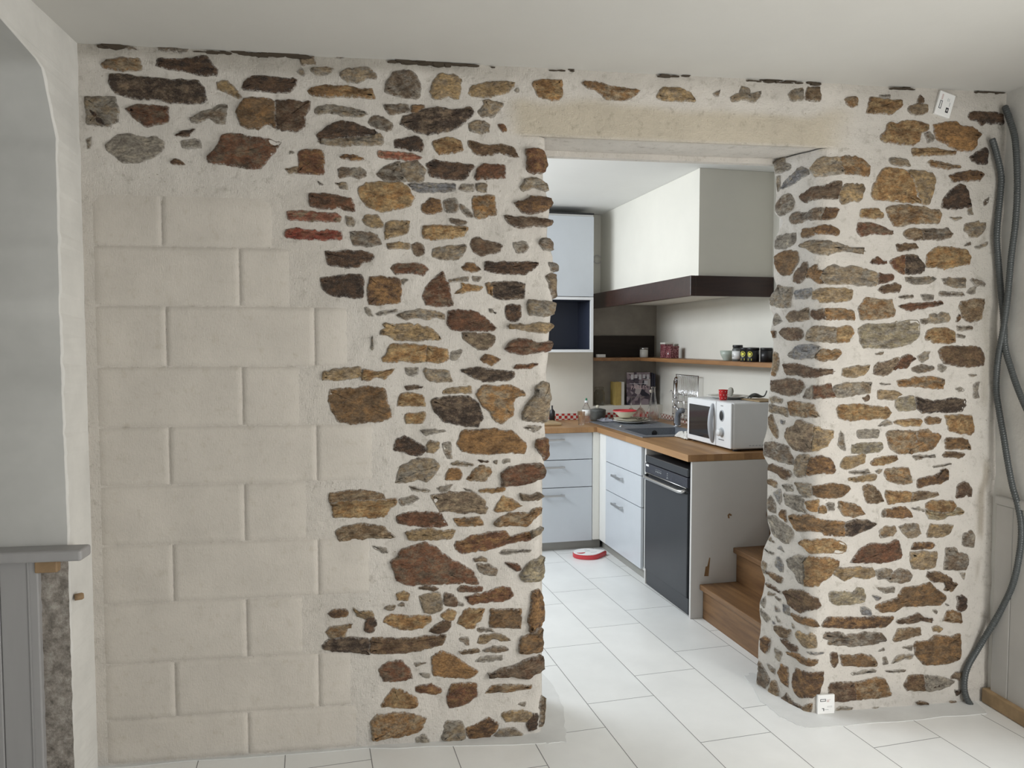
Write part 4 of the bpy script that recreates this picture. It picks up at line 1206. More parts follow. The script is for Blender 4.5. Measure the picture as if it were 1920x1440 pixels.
# ------------------------------------------------------------------ dishwasher
t = kthing('dishwasher', 'dark steel dishwasher with a silver bar handle under the worktop', 'dishwasher', 0, 0, 0)
obj('casing', B(.024, .58, .045, .622, .02, .808, bev=.003), 'black_plastic', t)
d = obj('dishwasher_door', B(.0, .022, .05, .625, .10, .672, bev=.004), 'dark_steel', t)
bm = bmesh.new(); box(bm, .0, .022, .05, .625, .765, .812, bev=.006); obj('top_trim', bm, 'dark_steel', t)
p = obj('control_panel', B(-.001, .022, .05, .625, .705, .762, bev=.003), 'panel_black', t)
bm = bmesh.new()
for k in range(4): box(bm, -.0022, -.0008, .455 - k * .022, .462 - k * .022, .728, .736)
for k in range(4): box(bm, -.0022, -.0008, .455 - k * .022, .460 - k * .022, .742, .745)
for k in range(3): box(bm, -.0022, -.0008, .30, .306, .722 + k * .011, .726 + k * .011)
box(bm, -.0022, -.0008, .292, .314, .716, .718)
obj('symbols', bm, 'label_grey', p)['kind'] = 'stuff'
obj('logo_badge', B(-.0028, -.0008, .566, .606, .744, .756, bev=.0005), 'label_white', p)
bm = bmesh.new(); box(bm, .012, .022, .055, .62, .672, .705); obj('handle_recess', bm, 'black_plastic', t)
bm = bmesh.new(); tube(bm, [(.004, .598, .690), (-.020, .590, .682), (-.026, .56, .680), (-.026, .11, .680), (-.020, .082, .682), (.004, .072, .690)], .0105, n=12)
obj('bar_handle', bm, 'brushed_steel', t, smooth=True)
bm = bmesh.new(); tube(bm, [(-.003, .61, .704), (-.003, .06, .704)], .003); obj('chrome_line', bm, 'brushed_steel', t, smooth=True)
obj('kick_plate', B(.012, .03, .05, .62, .004, .094, bev=.002), 'dark_steel', t)

# ------------------------------------------------------------------ sink with drainer
t = kthing('sink', 'dark grey composite sink with drainer set into the oak worktop', 'sink', 0, 0, 0)
bm = bmesh.new()
X0, X1, Y0, Y1 = .045, .535, .775, 1.80
zt = .8975
for (a, b_, c_, d_) in ((X0, x0 + .012, Y0, Y1), (x1 - .012, X1, Y0, Y1), (x0 + .012, x1 - .012, Y0, y0 + .012), (x0 + .012, x1 - .012, y1 - .012, Y1)): box(bm, a, b_, c_, d_, .8952, .902)
for k in range(9): box(bm, .12 + k * .038, .13 + k * .038, 1.36, 1.70, .902, .9035)
obj('drainboard', bm, 'granite_grey', t)
bm = bmesh.new()
a, b_, c_, d_ = x0 + .012, x1 - .012, y0 + .012, y1 - .012
for q in ((a - .004, a, c_, d_), (b_, b_ + .004, c_, d_), (a, b_, c_ - .004, c_), (a, b_, d_, d_ + .004)): box(bm, q[0], q[1], q[2], q[3], .72, .896)
box(bm, a, b_, c_, d_, .716, .722)
obj('bowl', bm, 'granite_grey', t)
bm = L([(.001, 0), (.018, 0), (.020, .002), (.006, .004), (.001, .004)], n=16); o = obj('overflow', bm, 'black_plastic', t, loc=(.33, d_ - .001, .865)); o.rotation_euler = (PI / 2, 0, 0)
obj('drain_knob', L([(.0, 0), (.016, 0), (.016, .004), (.009, .006), (.009, .014), (.0, .015)], n=16), 'chrome', t, smooth=True, loc=(.13, 1.36, .902))

# ------------------------------------------------------------------ tap
t = kthing('kitchen_tap', 'tall chrome kitchen tap behind the sink bowl', 'tap', .565, 1.36, .896)
obj('tap_base', L([(0, 0), (.027, 0), (.027, .006), (.022, .01), (0, .01)], n=20), 'chrome', t, smooth=True)
bm = T(smooth_path([(0, 0, .005), (0, -.004, .04), (-.004, -.02, .085), (-.006, -.055, .115), (-.008, -.095, .12)]), .02, n=12, rad=None)
obj('tap_body', bm, 'granite_grey', t, smooth=True)
bm = T([(0, -.02, .10), (-.002, .01, .135), (-.004, .05, .165)], .005); obj('lever', bm, 'chrome', t, smooth=True)
bm = bmesh.new()
tube(bm, smooth_path([(.004, .045, 0), (.004, .045, .22), (.004, .045, .32), (.002, .036, .345), (.0, .022, .335)]), .012, n=12)
tube(bm, [(.004, .045, .20), (.004, .045, .205), (.004, .045, .33)], .0165, n=12)
for zz in (.13, .20): tube(bm, [(.004, .045, zz), (.004, .045, zz + .012)], .017, n=12)
obj('pull_out_spout', bm, 'chrome', t, smooth=True)

# ------------------------------------------------------------------ wire plate rack against the wall
t = kthing('plate_rack', 'folded chrome wire plate rack leaning on the wall behind the tap', 'rack', .654, 1.44, .931)
bm = bmesh.new()
def rk(y, z): return (.012 + .02 * z, y, z)
fr_ = [rk(.175, 0.0), rk(.175, .33), rk(-.185, .33), rk(-.185, 0.0)]
tube(bm, fr_, .0038, closed=True)
for k in range(19): yy = .16 - k * .0185; tube(bm, [rk(yy, 0.0), rk(yy, .33)], .0016, n=6)
obj('wire_panel', bm, 'chrome', t, smooth=True)
bm = bmesh.new()
for zz in (.04, .09, .14, .19): tube(bm, [(-.01, .11, zz), (-.045, .10, zz), (-.045, -.09, zz), (-.01, -.10, zz)], .0028)
for yy in (.10, .0, -.09): tube(bm, [(-.045, yy, .01), (-.045, yy, .20)], .0022)
for yy in (.10, -.09): tube(bm, smooth_path([(-.045, yy, .19), (-.055, yy, .215), (-.07, yy, .20)]), .0024)
obj('cutlery_basket', bm, 'chrome', t, smooth=True)

# ------------------------------------------------------------------ microwave
MX, MY = .275, .06
t = kthing('microwave', 'white microwave oven with a dark door on the worktop end', 'microwave', .275, .33, .895)
mw = bmesh.new(); box(mw, .0, .325, -.268, .262, .012, .270, bev=.010, seg=3); obj('casing', mw, 'white_plastic', t)
d = obj('microwave_door', B(-.014, .001, -.095, .262, .014, .268, bev=.006), 'white_plastic', t)
obj('door_window', B(-.0165, -.013, -.058, .232, .045, .232, bev=.004), 'oven_glass', d)
bm = bmesh.new(); pr = [(-.016, -.066, .03), (-.030, -.074, .07), (-.038, -.078, .14), (-.030, -.074, .21), (-.016, -.066, .252)]
ps = smooth_path(pr)
for q in ps: pass
tube(bm, ps, .012, n=10, rad=[.007 + .008 * math.sin(PI * i / (len(ps) - 1)) for i in range(len(ps))]); obj('door_handle', bm, 'grey_plastic', d, smooth=True)
p = obj('control_panel', B(-.012, .001, -.266, -.097, .014, .268, bev=.006), 'white_plastic', t)
def disc(name, mat, y, z, r, h, par, sy=1, xx=-.012, sm=True):
    bm = L([(0, 0), (r, 0), (r, h * .8), (r * .9, h), (0, h)], n=24, sy=sy); o = obj(name, bm, mat, par, smooth=sm, loc=(xx, y, z)); o.rotation_euler = (0, -PI / 2, 0); return o
disc('display_ring', 'grey_plastic', -.165, .192, .033, .003, p, sy=.8)
disc('display', 'black_plastic', -.165, .192, .027, .005, p, sy=.8)
disc('dial_base', 'grey_plastic', -.165, .098, .027, .003, p)
disc('dial', 'white_plastic', -.165, .098, .021, .026, p)
bm = bmesh.new()
for k in range(5): box(bm, -.0130, -.0118, -.192 + k * .013, -.184 + k * .013, .053, .058)
for k in range(3): box(bm, -.0130, -.0118, -.178 + k * .010, -.171 + k * .010, .246, .249)
obj('lettering', bm, 'label_black', p)['kind'] = 'stuff'
bm = bmesh.new()
for k in range(10): box(bm, .10 + k * .020, .112 + k * .020, -.2692, -.2675, .030, .034)
obj('vent_slots', bm, 'grey_plastic', t)
for sx, sy in ((.03, -.24), (.03, .235), (.29, -.24), (.29, .235)):
    obj('foot', L([(0, 0), (.014, 0), (.014, .013), (0, .013)], n=12), 'black_plastic', t, loc=(sx, sy, 0))
ZM = .895 + .2705
# things on the microwave
def dish(name, label, cat, prof, mat, x, y, z, rz=0, group=None, n=32, sx=1, sy=1):
    return tag(kobj(name, L(prof, n=n, close=False, sx=sx, sy=sy), mat, x, y, z, rz, smooth=True), label, cat, group)
PLATE = [(0, .003), (.06, .003), (.075, 0), (.082, .0), (.105, .010), (.130, .017), (.131, .019), (.105, .014), (.078, .006), (0, .006)]
dish('plate', 'white plate lying on top of the microwave', 'plate', PLATE, 'ceramic_white', .425, .395, ZM, sx=.95)
t = kthing('cup', 'red cup with white dots on top of the microwave', 'cup', .335, .285, ZM + .0005)
obj('cup_body', L([(0, 0), (.019, 0), (.022, .004), (.026, .058), (.0265, .060), (.024, .060), (.020, .006), (0, .005)], n=28, close=False), 'glaze_red', t, smooth=True)
bm = bmesh.new()
for k, (a, z) in enumerate([(a * PI / 4 + (.4 if z == .03 else 0), z) for z in (.012, .03, .05) for a in range(8)]):
    r = .0222 + .0038 * z / .058
    lathe(bm, [(0, .0), (.0022, .0), (.0015, .0008), (0, .0008)], n=8)
    for v in list(bm.verts)[-(8 * 2 + 2):]:
        q = Vector(v.co); v.co = Vector((math.cos(a) * (r + q.z) - math.sin(a) * q.x, math.sin(a) * (r + q.z) + math.cos(a) * q.x, z + q.y))
obj('dots', bm, 'label_white', t)
bm = bmesh.new(); bmesh.ops.create_icosphere(bm, subdivisions=3, radius=1)
for v in bm.verts: v.co = Vector((v.co.x * .014, v.co.y * .024, .030 + v.co.z * .028 * (1 - .12 * v.co.z))) + v.co * .002 * noise.noise(v.co * 2)
tag(kobj('pebble', bm, 'sea_stone', .47, .44, ZM + .010, smooth=True), 'smooth grey egg-shaped stone standing on the plate on the microwave', 'stone')
tag(kobj('wooden_tray', B(-.07, .07, -.10, .10, 0, .008, bev=.003), 'tray_wood', .515, .18, ZM + .0005), 'thin wooden board on top of the microwave', 'board')
bm = bmesh.new()
tube(bm, smooth_path([(-.045, .0, .012), (-.02, .004, .018), (.0, 0, .02), (.025, -.003, .014), (.05, -.004, .014), (.062, -.004, .030), (.068, -.004, .046)]), .01, n=10,
     rad=[.004 + .009 * max(0, math.sin(PI * min(1, i / 22))) for i in range(37)])
tube(bm, [(-.045, .012, .006), (-.025, .008, .016)], .004); tube(bm, [(-.04, -.012, .006), (-.02, -.008, .016)], .004)
tag(kobj('metal_utensil', bm, 'cast_iron', .50, .21, ZM + .010, smooth=True), 'small dark metal tool with an upturned tail on the wooden board', 'utensil')
# tea towel next to the microwave
bm = bmesh.new(); bmesh.ops.create_grid(bm, x_segments=36, y_segments=30, size=1)
for v in bm.verts:
    x, y = v.co.x, v.co.y; r = max(abs(x), abs(y))
    h = .055 * max(0, 1 - r ** 2) * (.7 + .9 * noise.noise(Vector((x * 2.2, y * 2.2, 3)))) + .012 * abs(noise.noise(Vector((x * 5, y * 5, 9))))
    v.co = Vector((x * .055 + .02 * noise.noise(Vector((y * 2, 1, 0))), y * .085 + .02 * noise.noise(Vector((x * 2, 4, 0))), .004 + max(0, h)))
o = kobj('tea_towel', bm, 'tea_towel', .315, .680, .8965, smooth=True); sm_ = o.modifiers.new('thick', 'SOLIDIFY'); sm_.thickness = .003
tag(o, 'crumpled off-white tea towel on the worktop beside the microwave', 'towel')

# ------------------------------------------------------------------ crockery by the sink
dish('plate', 'lower cream plate on the sink drainer, under the other plate', 'plate', PLATE, 'ceramic_white', .30, 1.60, .9037)
dish('plate', 'upper cream plate on the sink drainer holding the red-rimmed bowl', 'plate', PLATE, 'ceramic_cream', .302, 1.60, .9185)
t = kthing('bowl', 'cream bowl with coral red inside, on the plates by the sink', 'bowl', .275, 1.655, .9395)
bm = L([(0, 0), (.040, 0), (.045, .006), (.088, .044), (.089, .046)], n=32, close=False); obj('bowl_outside', bm, 'ceramic_cream', t, smooth=True)
bm = L([(.089, .046), (.090, .054), (.086, .054), (.080, .040), (.04, .010), (0, .008)], n=32, close=False); obj('bowl_inside', bm, 'coral_red', t, smooth=True)
bm = bmesh.new()
for k in range(26):
    a = random.uniform(0, 6.28); p = Vector((.37 + random.uniform(-.03, .03), 1.565 + random.uniform(-.03, .03), .928))
    q = p + Vector((math.cos(a) * .02, math.sin(a) * .02, random.uniform(.0, .016))); tube(bm, [p, q], .0018, n=5)
tag(kobj('grape_stalks', bm, 'dry_stalks', 0, 0, 0), 'dark dry stalks left on the plate beside the bowl', 'food scraps')['kind'] = 'stuff'
t = kthing('plastic_bottle', 'clear plastic bottle with white and green cap on the left worktop', 'bottle', 0.0, 1.745, .896)
obj('bottle_body', L([(0, 0), (.028, 0), (.031, .005), (.031, .10), (.028, .115), (.014, .140), (.011, .150), (.0105, .150), (.026, .112), (.029, .10), (.029, .007), (0, .004)], n=24, close=False), 'clear_glass', t, smooth=True)
obj('bottle_label', L([(.0314, .055), (.0316, .055), (.0316, .10), (.0314, .10)], n=24, close=False), 'label_white', t, smooth=True)
obj('bottle_cap', L([(0, .149), (.0135, .149), (.0135, .168), (0, .17)], n=16), 'white_plastic', t, smooth=True)
m = plain('cap_green', (.03, .22, .12), .4); obj('cap_tip', L([(0, .169), (.008, .169), (.006, .186), (0, .187)], n=12), 'cap_green', t, smooth=True)
dish('tumbler', 'faceted clear glass tumbler in front of the plastic bottle', 'glass', [(0, 0), (.024, 0), (.030, .10), (.0285, .10), (.023, .008), (0, .008)], 'clear_glass', -.088, 1.60, .896, n=10)
t = kthing('cooking_pot', 'small dark marbled pot with cream lid knob on the worktop', 'pot', .145, 1.90, .8965)
obj('pot_body', L([(0, 0), (.052, 0), (.060, .008), (.066, .075), (.067, .08), (.062, .078), (.055, .010), (0, .008)], n=32, close=False), 'cast_iron', t, smooth=True)
obj('pot_lid', L([(.0665, .078), (.064, .084), (.03, .092), (0, .094)], n=32, close=False), 'cast_iron', t, smooth=True)
obj('lid_knob', L([(0, .092), (.006, .094), (.006, .098), (.014, .104), (.014, .114), (0, .120)], n=16, close=False), 'ceramic_cream', t, smooth=True)
bm = bmesh.new(); bmesh.ops.create_grid(bm, x_segments=24, y_segments=24, size=1)
for v in bm.verts:
    x, y = v.co.x, v.co.y
    v.co = Vector((x * .055, y * .07, .003 + .028 * max(0, 1 - max(abs(x), abs(y)) ** 2) * (.6 + .8 * noise.noise(Vector((x * 3, y * 3, 1))))))
tag(kobj('sponge_cloth', bm, 'grey_cloth', .165, 1.755, .9035, smooth=True), 'crumpled grey cloth on the drainer between pot and bowl', 'cloth')
tag(kobj('cutting_board', B(-.13, .13, -.11, .11, 0, .018, bev=.004), 'tray_wood', -.37, 1.70, .8965), 'pale wooden board at the left end of the worktop', 'board')
t = kthing('dark_bottle', 'slim dark bottle half hidden by the stone wall at the far left of the worktop', 'bottle', -.235, 1.86, .8965)
obj('bottle_body', L([(0, 0), (.022, 0), (.022, .08), (.006, .10), (.006, .125), (0, .126)], n=16), 'black_plastic', t, smooth=True)
# upturned wine glasses and a carafe
WG = [(.034, 0), (.040, .04), (.036, .065), (.014, .088), (.004, .096), (.0035, .165), (.006, .172), (.036, .178), (.036, .180), (0, .180)]
for k, (x, y, lab) in enumerate([(.385, 1.80, 'left wine glass of three, upside down on the drainer'), (.475, 1.83, 'middle wine glass of three, upside down on the drainer'), (.425, 1.715, 'front wine glass of three, upside down on the drainer')]):
    o = dish('wine_glass', lab, 'wine glass', WG, 'clear_glass', x, y, .9037, group='upturned wine glasses', n=24)
dish('carafe', 'tall clear glass carafe on the drainer right of the wine glasses', 'carafe', [(0, 0), (.040, 0), (.044, .01), (.040, .07), (.018, .20), (.016, .245), (.019, .262), (.0175, .262), (.0145, .24), (.0165, .198), (.038, .07), (.041, .012), (0, .006)], 'clear_glass', .515, 1.68, .9037, n=24)
t = kthing('dish_brush', 'black-handled dish brush with a round cream head behind the carafe', 'brush', .60, 1.93, .897)
bm = T([(0, 0, .003), (.01, .02, .12), (.016, .028, .205)], .006); obj('brush_handle', bm, 'black_plastic', t, smooth=True)
bm = bmesh.new(); bmesh.ops.create_uvsphere(bm, u_segments=16, v_segments=10, radius=.014); obj('brush_head', bm, 'ceramic_cream', t, smooth=True, loc=(.014, .020, .217))

# splashbacks
bm = B(-1.2, .655, 1.990, 1.9985, .896, .945); tag(kobj('mosaic_strip', bm, 'red_mosaic', 0, 0, 0), 'strip of red and white mosaic tiles along the back of the worktop', 'tiles')
bm = bmesh.new(); prism(bm, [(.640, .02), (.662, .02), (.738, 1.985), (.716, 1.985)], .8955, .930)
tag(kobj('mosaic_strip', bm, 'brown_mosaic', 0, 0, 0), 'strip of white and brown mosaic tiles below the plate rack', 'tiles')

# ------------------------------------------------------------------ wall cabinet
t = kthing('wall_cabinet', 'tall white wall cabinet with an open dark niche below its door', 'cabinet', 0, 0, 0)
bm = bmesh.new()
for q in ((-.60, -.582, 1.70, 1.998, 1.43, 2.445), (.012, .03, 1.70, 1.998, 1.43, 2.445)): box(bm, *q)
for z in (1.43, 1.818, 2.427): box(bm, -.582, .012, 1.70, 1.998, z, z + .018)
obj('carcass', bm, 'white_carcass', t)
obj('cabinet_door', B(-.60, .03, 1.680, 1.698, 1.842, 2.43, bev=.0015), 'white_lacquer', t)
bm = bmesh.new()
for q in ((-.60, .03, 1.682, 1.70, 1.43, 1.450), (-.60, .03, 1.682, 1.70, 1.818, 1.838), (-.60, -.580, 1.682, 1.70, 1.45, 1.818), (.010, .03, 1.682, 1.70, 1.45, 1.818)): box(bm, *q)
obj('niche_frame', bm, 'white_plastic', t)
bm = bmesh.new()
for q in ((-.582, .012, 1.975, 1.99, 1.45, 1.816), (-.580, -.576, 1.71, 1.975, 1.45, 1.816), (.006, .010, 1.71, 1.975, 1.45, 1.816), (-.576, .006, 1.71, 1.975, 1.449, 1.453), (-.576, .006, 1.71, 1.975, 1.813, 1.817)): box(bm, *q)
obj('niche_lining', bm, 'niche_navy', t)
obj('top_shadow_line', B(-.61, .034, 1.69, 1.998, 2.446, 2.458), 'black_plastic', t)  # black strip drawn in for the shadow gap between cabinet and ceiling

# ------------------------------------------------------------------ chimney hood
t = kthing('chimney_hood', 'plastered chimney hood over the worktop with a dark brown beam edge', 'hood', 0, 0, 0)
bm = bmesh.new(); prism(bm, [(.20, .345), (.70, .345), (.742, 1.998), (.20, 1.998)], 1.886, 2.502); obj('flue', bm, 'kitchen_plaster', t)
bm = bmesh.new(); box(bm, .14, .17, .322, 1.998, 1.768, 1.885, bev=.003); box(bm, .17, .672, .322, .352, 1.768, 1.885, bev=.003); obj('beam', bm, 'dark_beam', t)
bm = bmesh.new(); prism(bm, [(.171, .353), (.66, .353), (.735, 1.997), (.171, 1.997)], 1.800, 1.885); obj('soffit', bm, 'kitchen_plaster', t)
# vent covers
for x, lab in ((.172, 'right round vent cover on the wall beside the hood'), (.098, 'left round vent cover on the wall beside the cabinet')):
    o = kthing('vent_cover', lab, 'vent', x, 1.9985, 2.155, group='round vent covers')
    bm = L([(.0, 0), (.036, 0), (.036, .004), (.030, .006), (.030, .003), (0, .003)], n=28, close=False); q = obj('vent_ring', bm, 'grey_panel', o, smooth=True); q.rotation_euler = (PI / 2, 0, 0)
    bm = L([(0, .0031), (.029, .0031), (.029, .0038), (0, .0045)], n=28, close=False); q = obj('vent_disc', bm, 'kitchen_plaster', o, smooth=True); q.rotation_euler = (PI / 2, 0, 0)

# ------------------------------------------------------------------ shelf with its jars
bm = bmesh.new()
prism(bm, [(.143, 1.935), (.50, 1.90), (.505, .004), (.662, .004), (.742, 2.146), (.146, 2.146)], 1.358, 1.384)
bmesh.ops.bevel(bm, geom=[e for e in bm.edges], offset=.003, segments=2, affect='EDGES')
tag(kobj('shelf', bm, 'shelf_wood', 0, 0, 0), 'brown wooden shelf running round the alcove and along the right wall', 'shelf')
tag(kobj('dark_board', B(.15, .72, 2.132, 2.146, 1.386, 1.558), 'dark_board', 0, 0, 0), 'dark board standing behind the shelf in the alcove', 'board')
ZS = 1.3845
tag(kobj('small_box', B(-.034, .034, -.02, .02, 0, .025, bev=.002), 'label_white', .20, 1.985, ZS), 'small white box at the left end of the shelf', 'box')
t = kthing('candle_jar', 'white candle jar with a silver lid on the shelf in the corner', 'jar', .565, 1.985, ZS)
obj('jar_body', L([(0, 0), (.030, 0), (.033, .004), (.033, .062), (0, .062)], n=24), 'ceramic_white', t, smooth=True)
obj('jar_lid', L([(0, .0622), (.034, .0622), (.034, .074), (.031, .077), (0, .077)], n=24), 'brushed_steel', t, smooth=True)
t = kthing('paper_tin', 'taller dark red patterned box, behind the other on the shelf', 'box', .640, 1.72, ZS, .1)
obj('tin_body', B(-.036, .036, -.036, .036, 0, .104, bev=.004), 'berry_red', t); obj('tin_lid', B(-.038, .038, -.038, .038, .1045, .118, bev=.004), 'book_paper', t)
t = kthing('paper_tin', 'shorter dark red patterned box with a white tag, in front on the shelf', 'box', .625, 1.59, ZS, .1)
obj('tin_body', B(-.036, .036, -.036, .036, 0, .076, bev=.004), 'berry_red', t); obj('tin_lid', B(-.038, .038, -.038, .038, .0765, .090, bev=.004), 'berry_red', t)
obj('price_tag', B(-.0375, -.0362, -.008, .004, .028, .040), 'label_white', t)
dish('bowl', 'pale grey-green bowl on the shelf left of the labelled jar', 'bowl', [(0, 0), (.026, 0), (.028, .004), (.044, .035), (.049, .064), (.047, .064), (.041, .035), (0, .007)], 'ceramic_celadon', .60, .715, ZS)
t = kthing('jam_jar', 'glass jar with black lid and white label on the shelf', 'jar', .595, .585, ZS)
obj('jar_body', L([(0, 0), (.030, 0), (.033, .005), (.033, .072), (.027, .084), (0, .084)], n=24), 'cast_iron', t, smooth=True)
obj('jar_label', L([(.0333, .012), (.0337, .012), (.0337, .062), (.0333, .062)], n=24, close=False), 'label_white', t, smooth=True)
bm = bmesh.new()
for k in range(4): box(bm, -.0345, -.0338, -.012 + k * .005, -.009 + k * .005, .030, .034)
box(bm, -.0345, -.0338, -.010, .006, .040, .042); obj('label_print', bm, 'label_black', t)
obj('jar_lid', L([(0, .0842), (.031, .0842), (.031, .098), (.029, .100), (0, .100)], n=24), 'black_plastic', t, smooth=True)
for x, y, lab in ((.575, .452, 'black tin with a round yellow label, left of the two on the shelf'), (.575, .372, 'black tin with a round yellow label, right of the two on the shelf')):
    t = kthing('tea_tin', lab, 'tin', x, y, ZS, .0, group='black tins on the shelf')
    obj('tin_body', L([(0, 0), (.034, 0), (.036, .003), (.036, .070), (0, .070)], n=28), 'black_plastic', t, smooth=True)
    obj('tin_lid', L([(0, .0702), (.037, .0702), (.037, .083), (.035, .085), (0, .085)], n=28), 'black_plastic', t, smooth=True)
    def wrap(bm, cy, cz, r, h=0, n=20, ring=0):
        vs = []
        for i in range(n):
            a = 2 * PI * i / n; yy = cy + r * math.cos(a); zz = cz + r * math.sin(a); th = yy / .0366
            vs.append(bm.verts.new((-(.0366 + h) * math.cos(th), -(.0366 + h) * math.sin(th), zz)))
        bm.faces.new(vs)
    th0 = .018
    bm = bmesh.new(); wrap(bm, th0, .046, .0165); 
    vs = [bm.verts.new((-(.0366) * math.cos(y_ / .0366), -(.0366) * math.sin(y_ / .0366), z_)) for y_, z_ in ((th0 - .012, .008), (th0 + .012, .008), (th0 + .012, .020), (th0 - .012, .020))]; bm.faces.new(vs)
    lb_ = obj('round_label', bm, 'label_yellow', t)
    bm = bmesh.new(); wrap(bm, th0, .046, .0125, .0003); obj('label_centre', bm, 'label_black', lb_)
    bm = bmesh.new(); wrap(bm, th0, .046, .0085, .0006); obj('label_figure', bm, 'label_yellow', lb_)
t = kthing('tea_tin', 'plain black tin behind the two labelled ones, against the pier', 'tin', .625, .31, ZS)
obj('tin_body', L([(0, 0), (.034, 0), (.034, .070), (0, .070)], n=24), 'black_plastic', t, smooth=True)
obj('tin_lid', L([(0, .0702), (.035, .0702), (.035, .084), (0, .084)], n=24), 'black_plastic', t, smooth=True)

# ------------------------------------------------------------------ books and jar in the recess
ZR = 1.0005
t = kthing('storage_jar', 'large empty glass storage jar with lid in the alcove, left of the books', 'jar', .215, 2.055, ZR)
obj('jar_body', L([(0, 0), (.040, 0), (.044, .006), (.044, .10), (.034, .118), (.034, .124), (.032, .124), (.032, .117), (.041, .098), (.041, .008), (0, .005)], n=28, close=False), 'smoky_glass', t, smooth=True)
obj('jar_lid', L([(0, .125), (.036, .125), (.037, .130), (.037, .146), (0, .150)], n=28), 'smoky_glass', t, smooth=True)
def book(name, lab, x, y, w_, d_, h_, cov, par=None):
    t = kthing(name, lab, 'book', x, y, ZR, group='books in the alcove')
    bm = bmesh.new(); c_ = .003
    box(bm, 0, c_, 0, d_, 0, h_); box(bm, w_ - c_, w_, 0, d_, 0, h_); box(bm, c_, w_ - c_, 0, c_, 0, h_); obj('cover', bm, cov, t)
    obj('pages', B(c_, w_ - c_, c_ + .0005, d_ - .004, .004, h_ - .004), 'book_paper', t); return t
book('book', 'thick yellow book in the alcove behind the worktop', .338, 2.018, .050, .11, .186, 'book_yellow')
book('book', 'white-spined book between the yellow book and the cookbook', .390, 2.018, .024, .11, .186, 'book_paper')
t = kthing('cookbook', 'large cookbook with a photo cover standing open-faced in the alcove', 'book', .440, 2.020, ZR, group='books in the alcove')
cb_ = obj('cover', B(0, .20, 0, .022, 0, .262, bev=.002), 'cookbook_cover', t)
fc = bpy.data.curves.new('title', 'FONT'); fc.body = 'PAILLES'; fc.size = .042; fc.extrude = .0006; fc.align_x = 'CENTER'
to = bpy.data.objects.new('title_tmp', fc); C.objects.link(to); bpy.context.view_layer.update()
me = bpy.data.meshes.new_from_object(to.evaluated_get(bpy.context.evaluated_depsgraph_get())); bpy.data.objects.remove(to)
me.materials.clear(); me.materials.append(MATS['print_pink'])
o = bpy.data.objects.new('title', me); C.objects.link(o); o.parent = cb_; o.location = (.10, -.0012, .150 - .02); o.rotation_euler = (PI / 2, 0, 0)
for v in me.vertices: v.co.y -= (v.co.x / .09) ** 2 * .010; v.co.x *= 1.0
bm = bmesh.new(); box(bm, .02, .18, -.0014, .0, .170, .1725)
for k in range(5): box(bm, .03 + k * .034, .052 + k * .034, -.0014, 0, .205 + .01 * (k % 2), .245)
box(bm, .145, .175, -.0016, 0, .165, .195); obj('cover_pictures', bm, 'print_pale', cb_)
obj('back_pages', B(.004, .196, .0225, .03, .004, .256), 'book_paper', t)
for x, lab, h_ in ((.652, 'thin dark book standing right of the cookbook', .258), (.672, 'outer thin dark book in the alcove, next to the wall', .250)):
    book('book', lab, x, 2.03, .015, .10, h_, 'book_dark')

# ------------------------------------------------------------------ thing on the kitchen floor
t = kthing('floor_toy', 'flat white and red rounded plastic toy lying on the kitchen floor', 'toy', -.125, 1.30, 0, .0)
out = []
for i in range(40):
    a = 2 * PI * i / 40; r = 1.0
    x = .118 * math.cos(a); y = .095 * math.sin(a)
    if math.cos(a) > 0: y *= (1 - .80 * math.cos(a) ** 1.6); x *= 1.08
    out.append((x, y))
bm = bmesh.new(); prism(bm, out, .0, .032); bmesh.ops.bevel(bm, geom=bm.edges[:], offset=.004, segments=2, affect='EDGES'); rim = obj('rim', bm, 'coral_red', t)
bm = bmesh.new(); prism(bm, [(x * .93 - .006, y * .90 - .004) for x, y in out], .0315, .0365); obj('top_plate', bm, 'label_white', t)
bm = bmesh.new(); prism(bm, [(-.07 + .032 * math.cos(a), -.036 + .012 * math.sin(a) + .010 * math.cos(a) ** 2) for a in [i * PI / 8 for i in range(16)]], .036, .0375); obj('grip_hole', bm, 'glaze_red', t)
bm = bmesh.new()
for k in range(5): box(bm, -.032 + k * .008, -.027 + k * .008, -.004, .006, .0363, .0372)
box(bm, -.03, .01, .026, .030, .0363, .0370); box(bm, .0, .045, -.034, -.028, .0363, .0370); box(bm, -.02, -.0, .05, .054, .0363, .037)
obj('print', bm, 'label_grey', t)

# ------------------------------------------------------------------ stairs
t = kthing('staircase', 'bottom steps of a brown wooden staircase beside the grey end panel', 'stairs', 0, 0, 0)
for k in range(4):
    x = .072 + .198 * k; z = .19 * (k + 1)
    obj('riser', B(x, x + .018, -.76, -.006, z - .19 + (0 if k == 0 else .001), z - .031), 'step_wood', t)
    obj('tread', B(x - .022, x + .22, -.76, -.004, z - .030, z, bev=.005), 'step_wood', t)
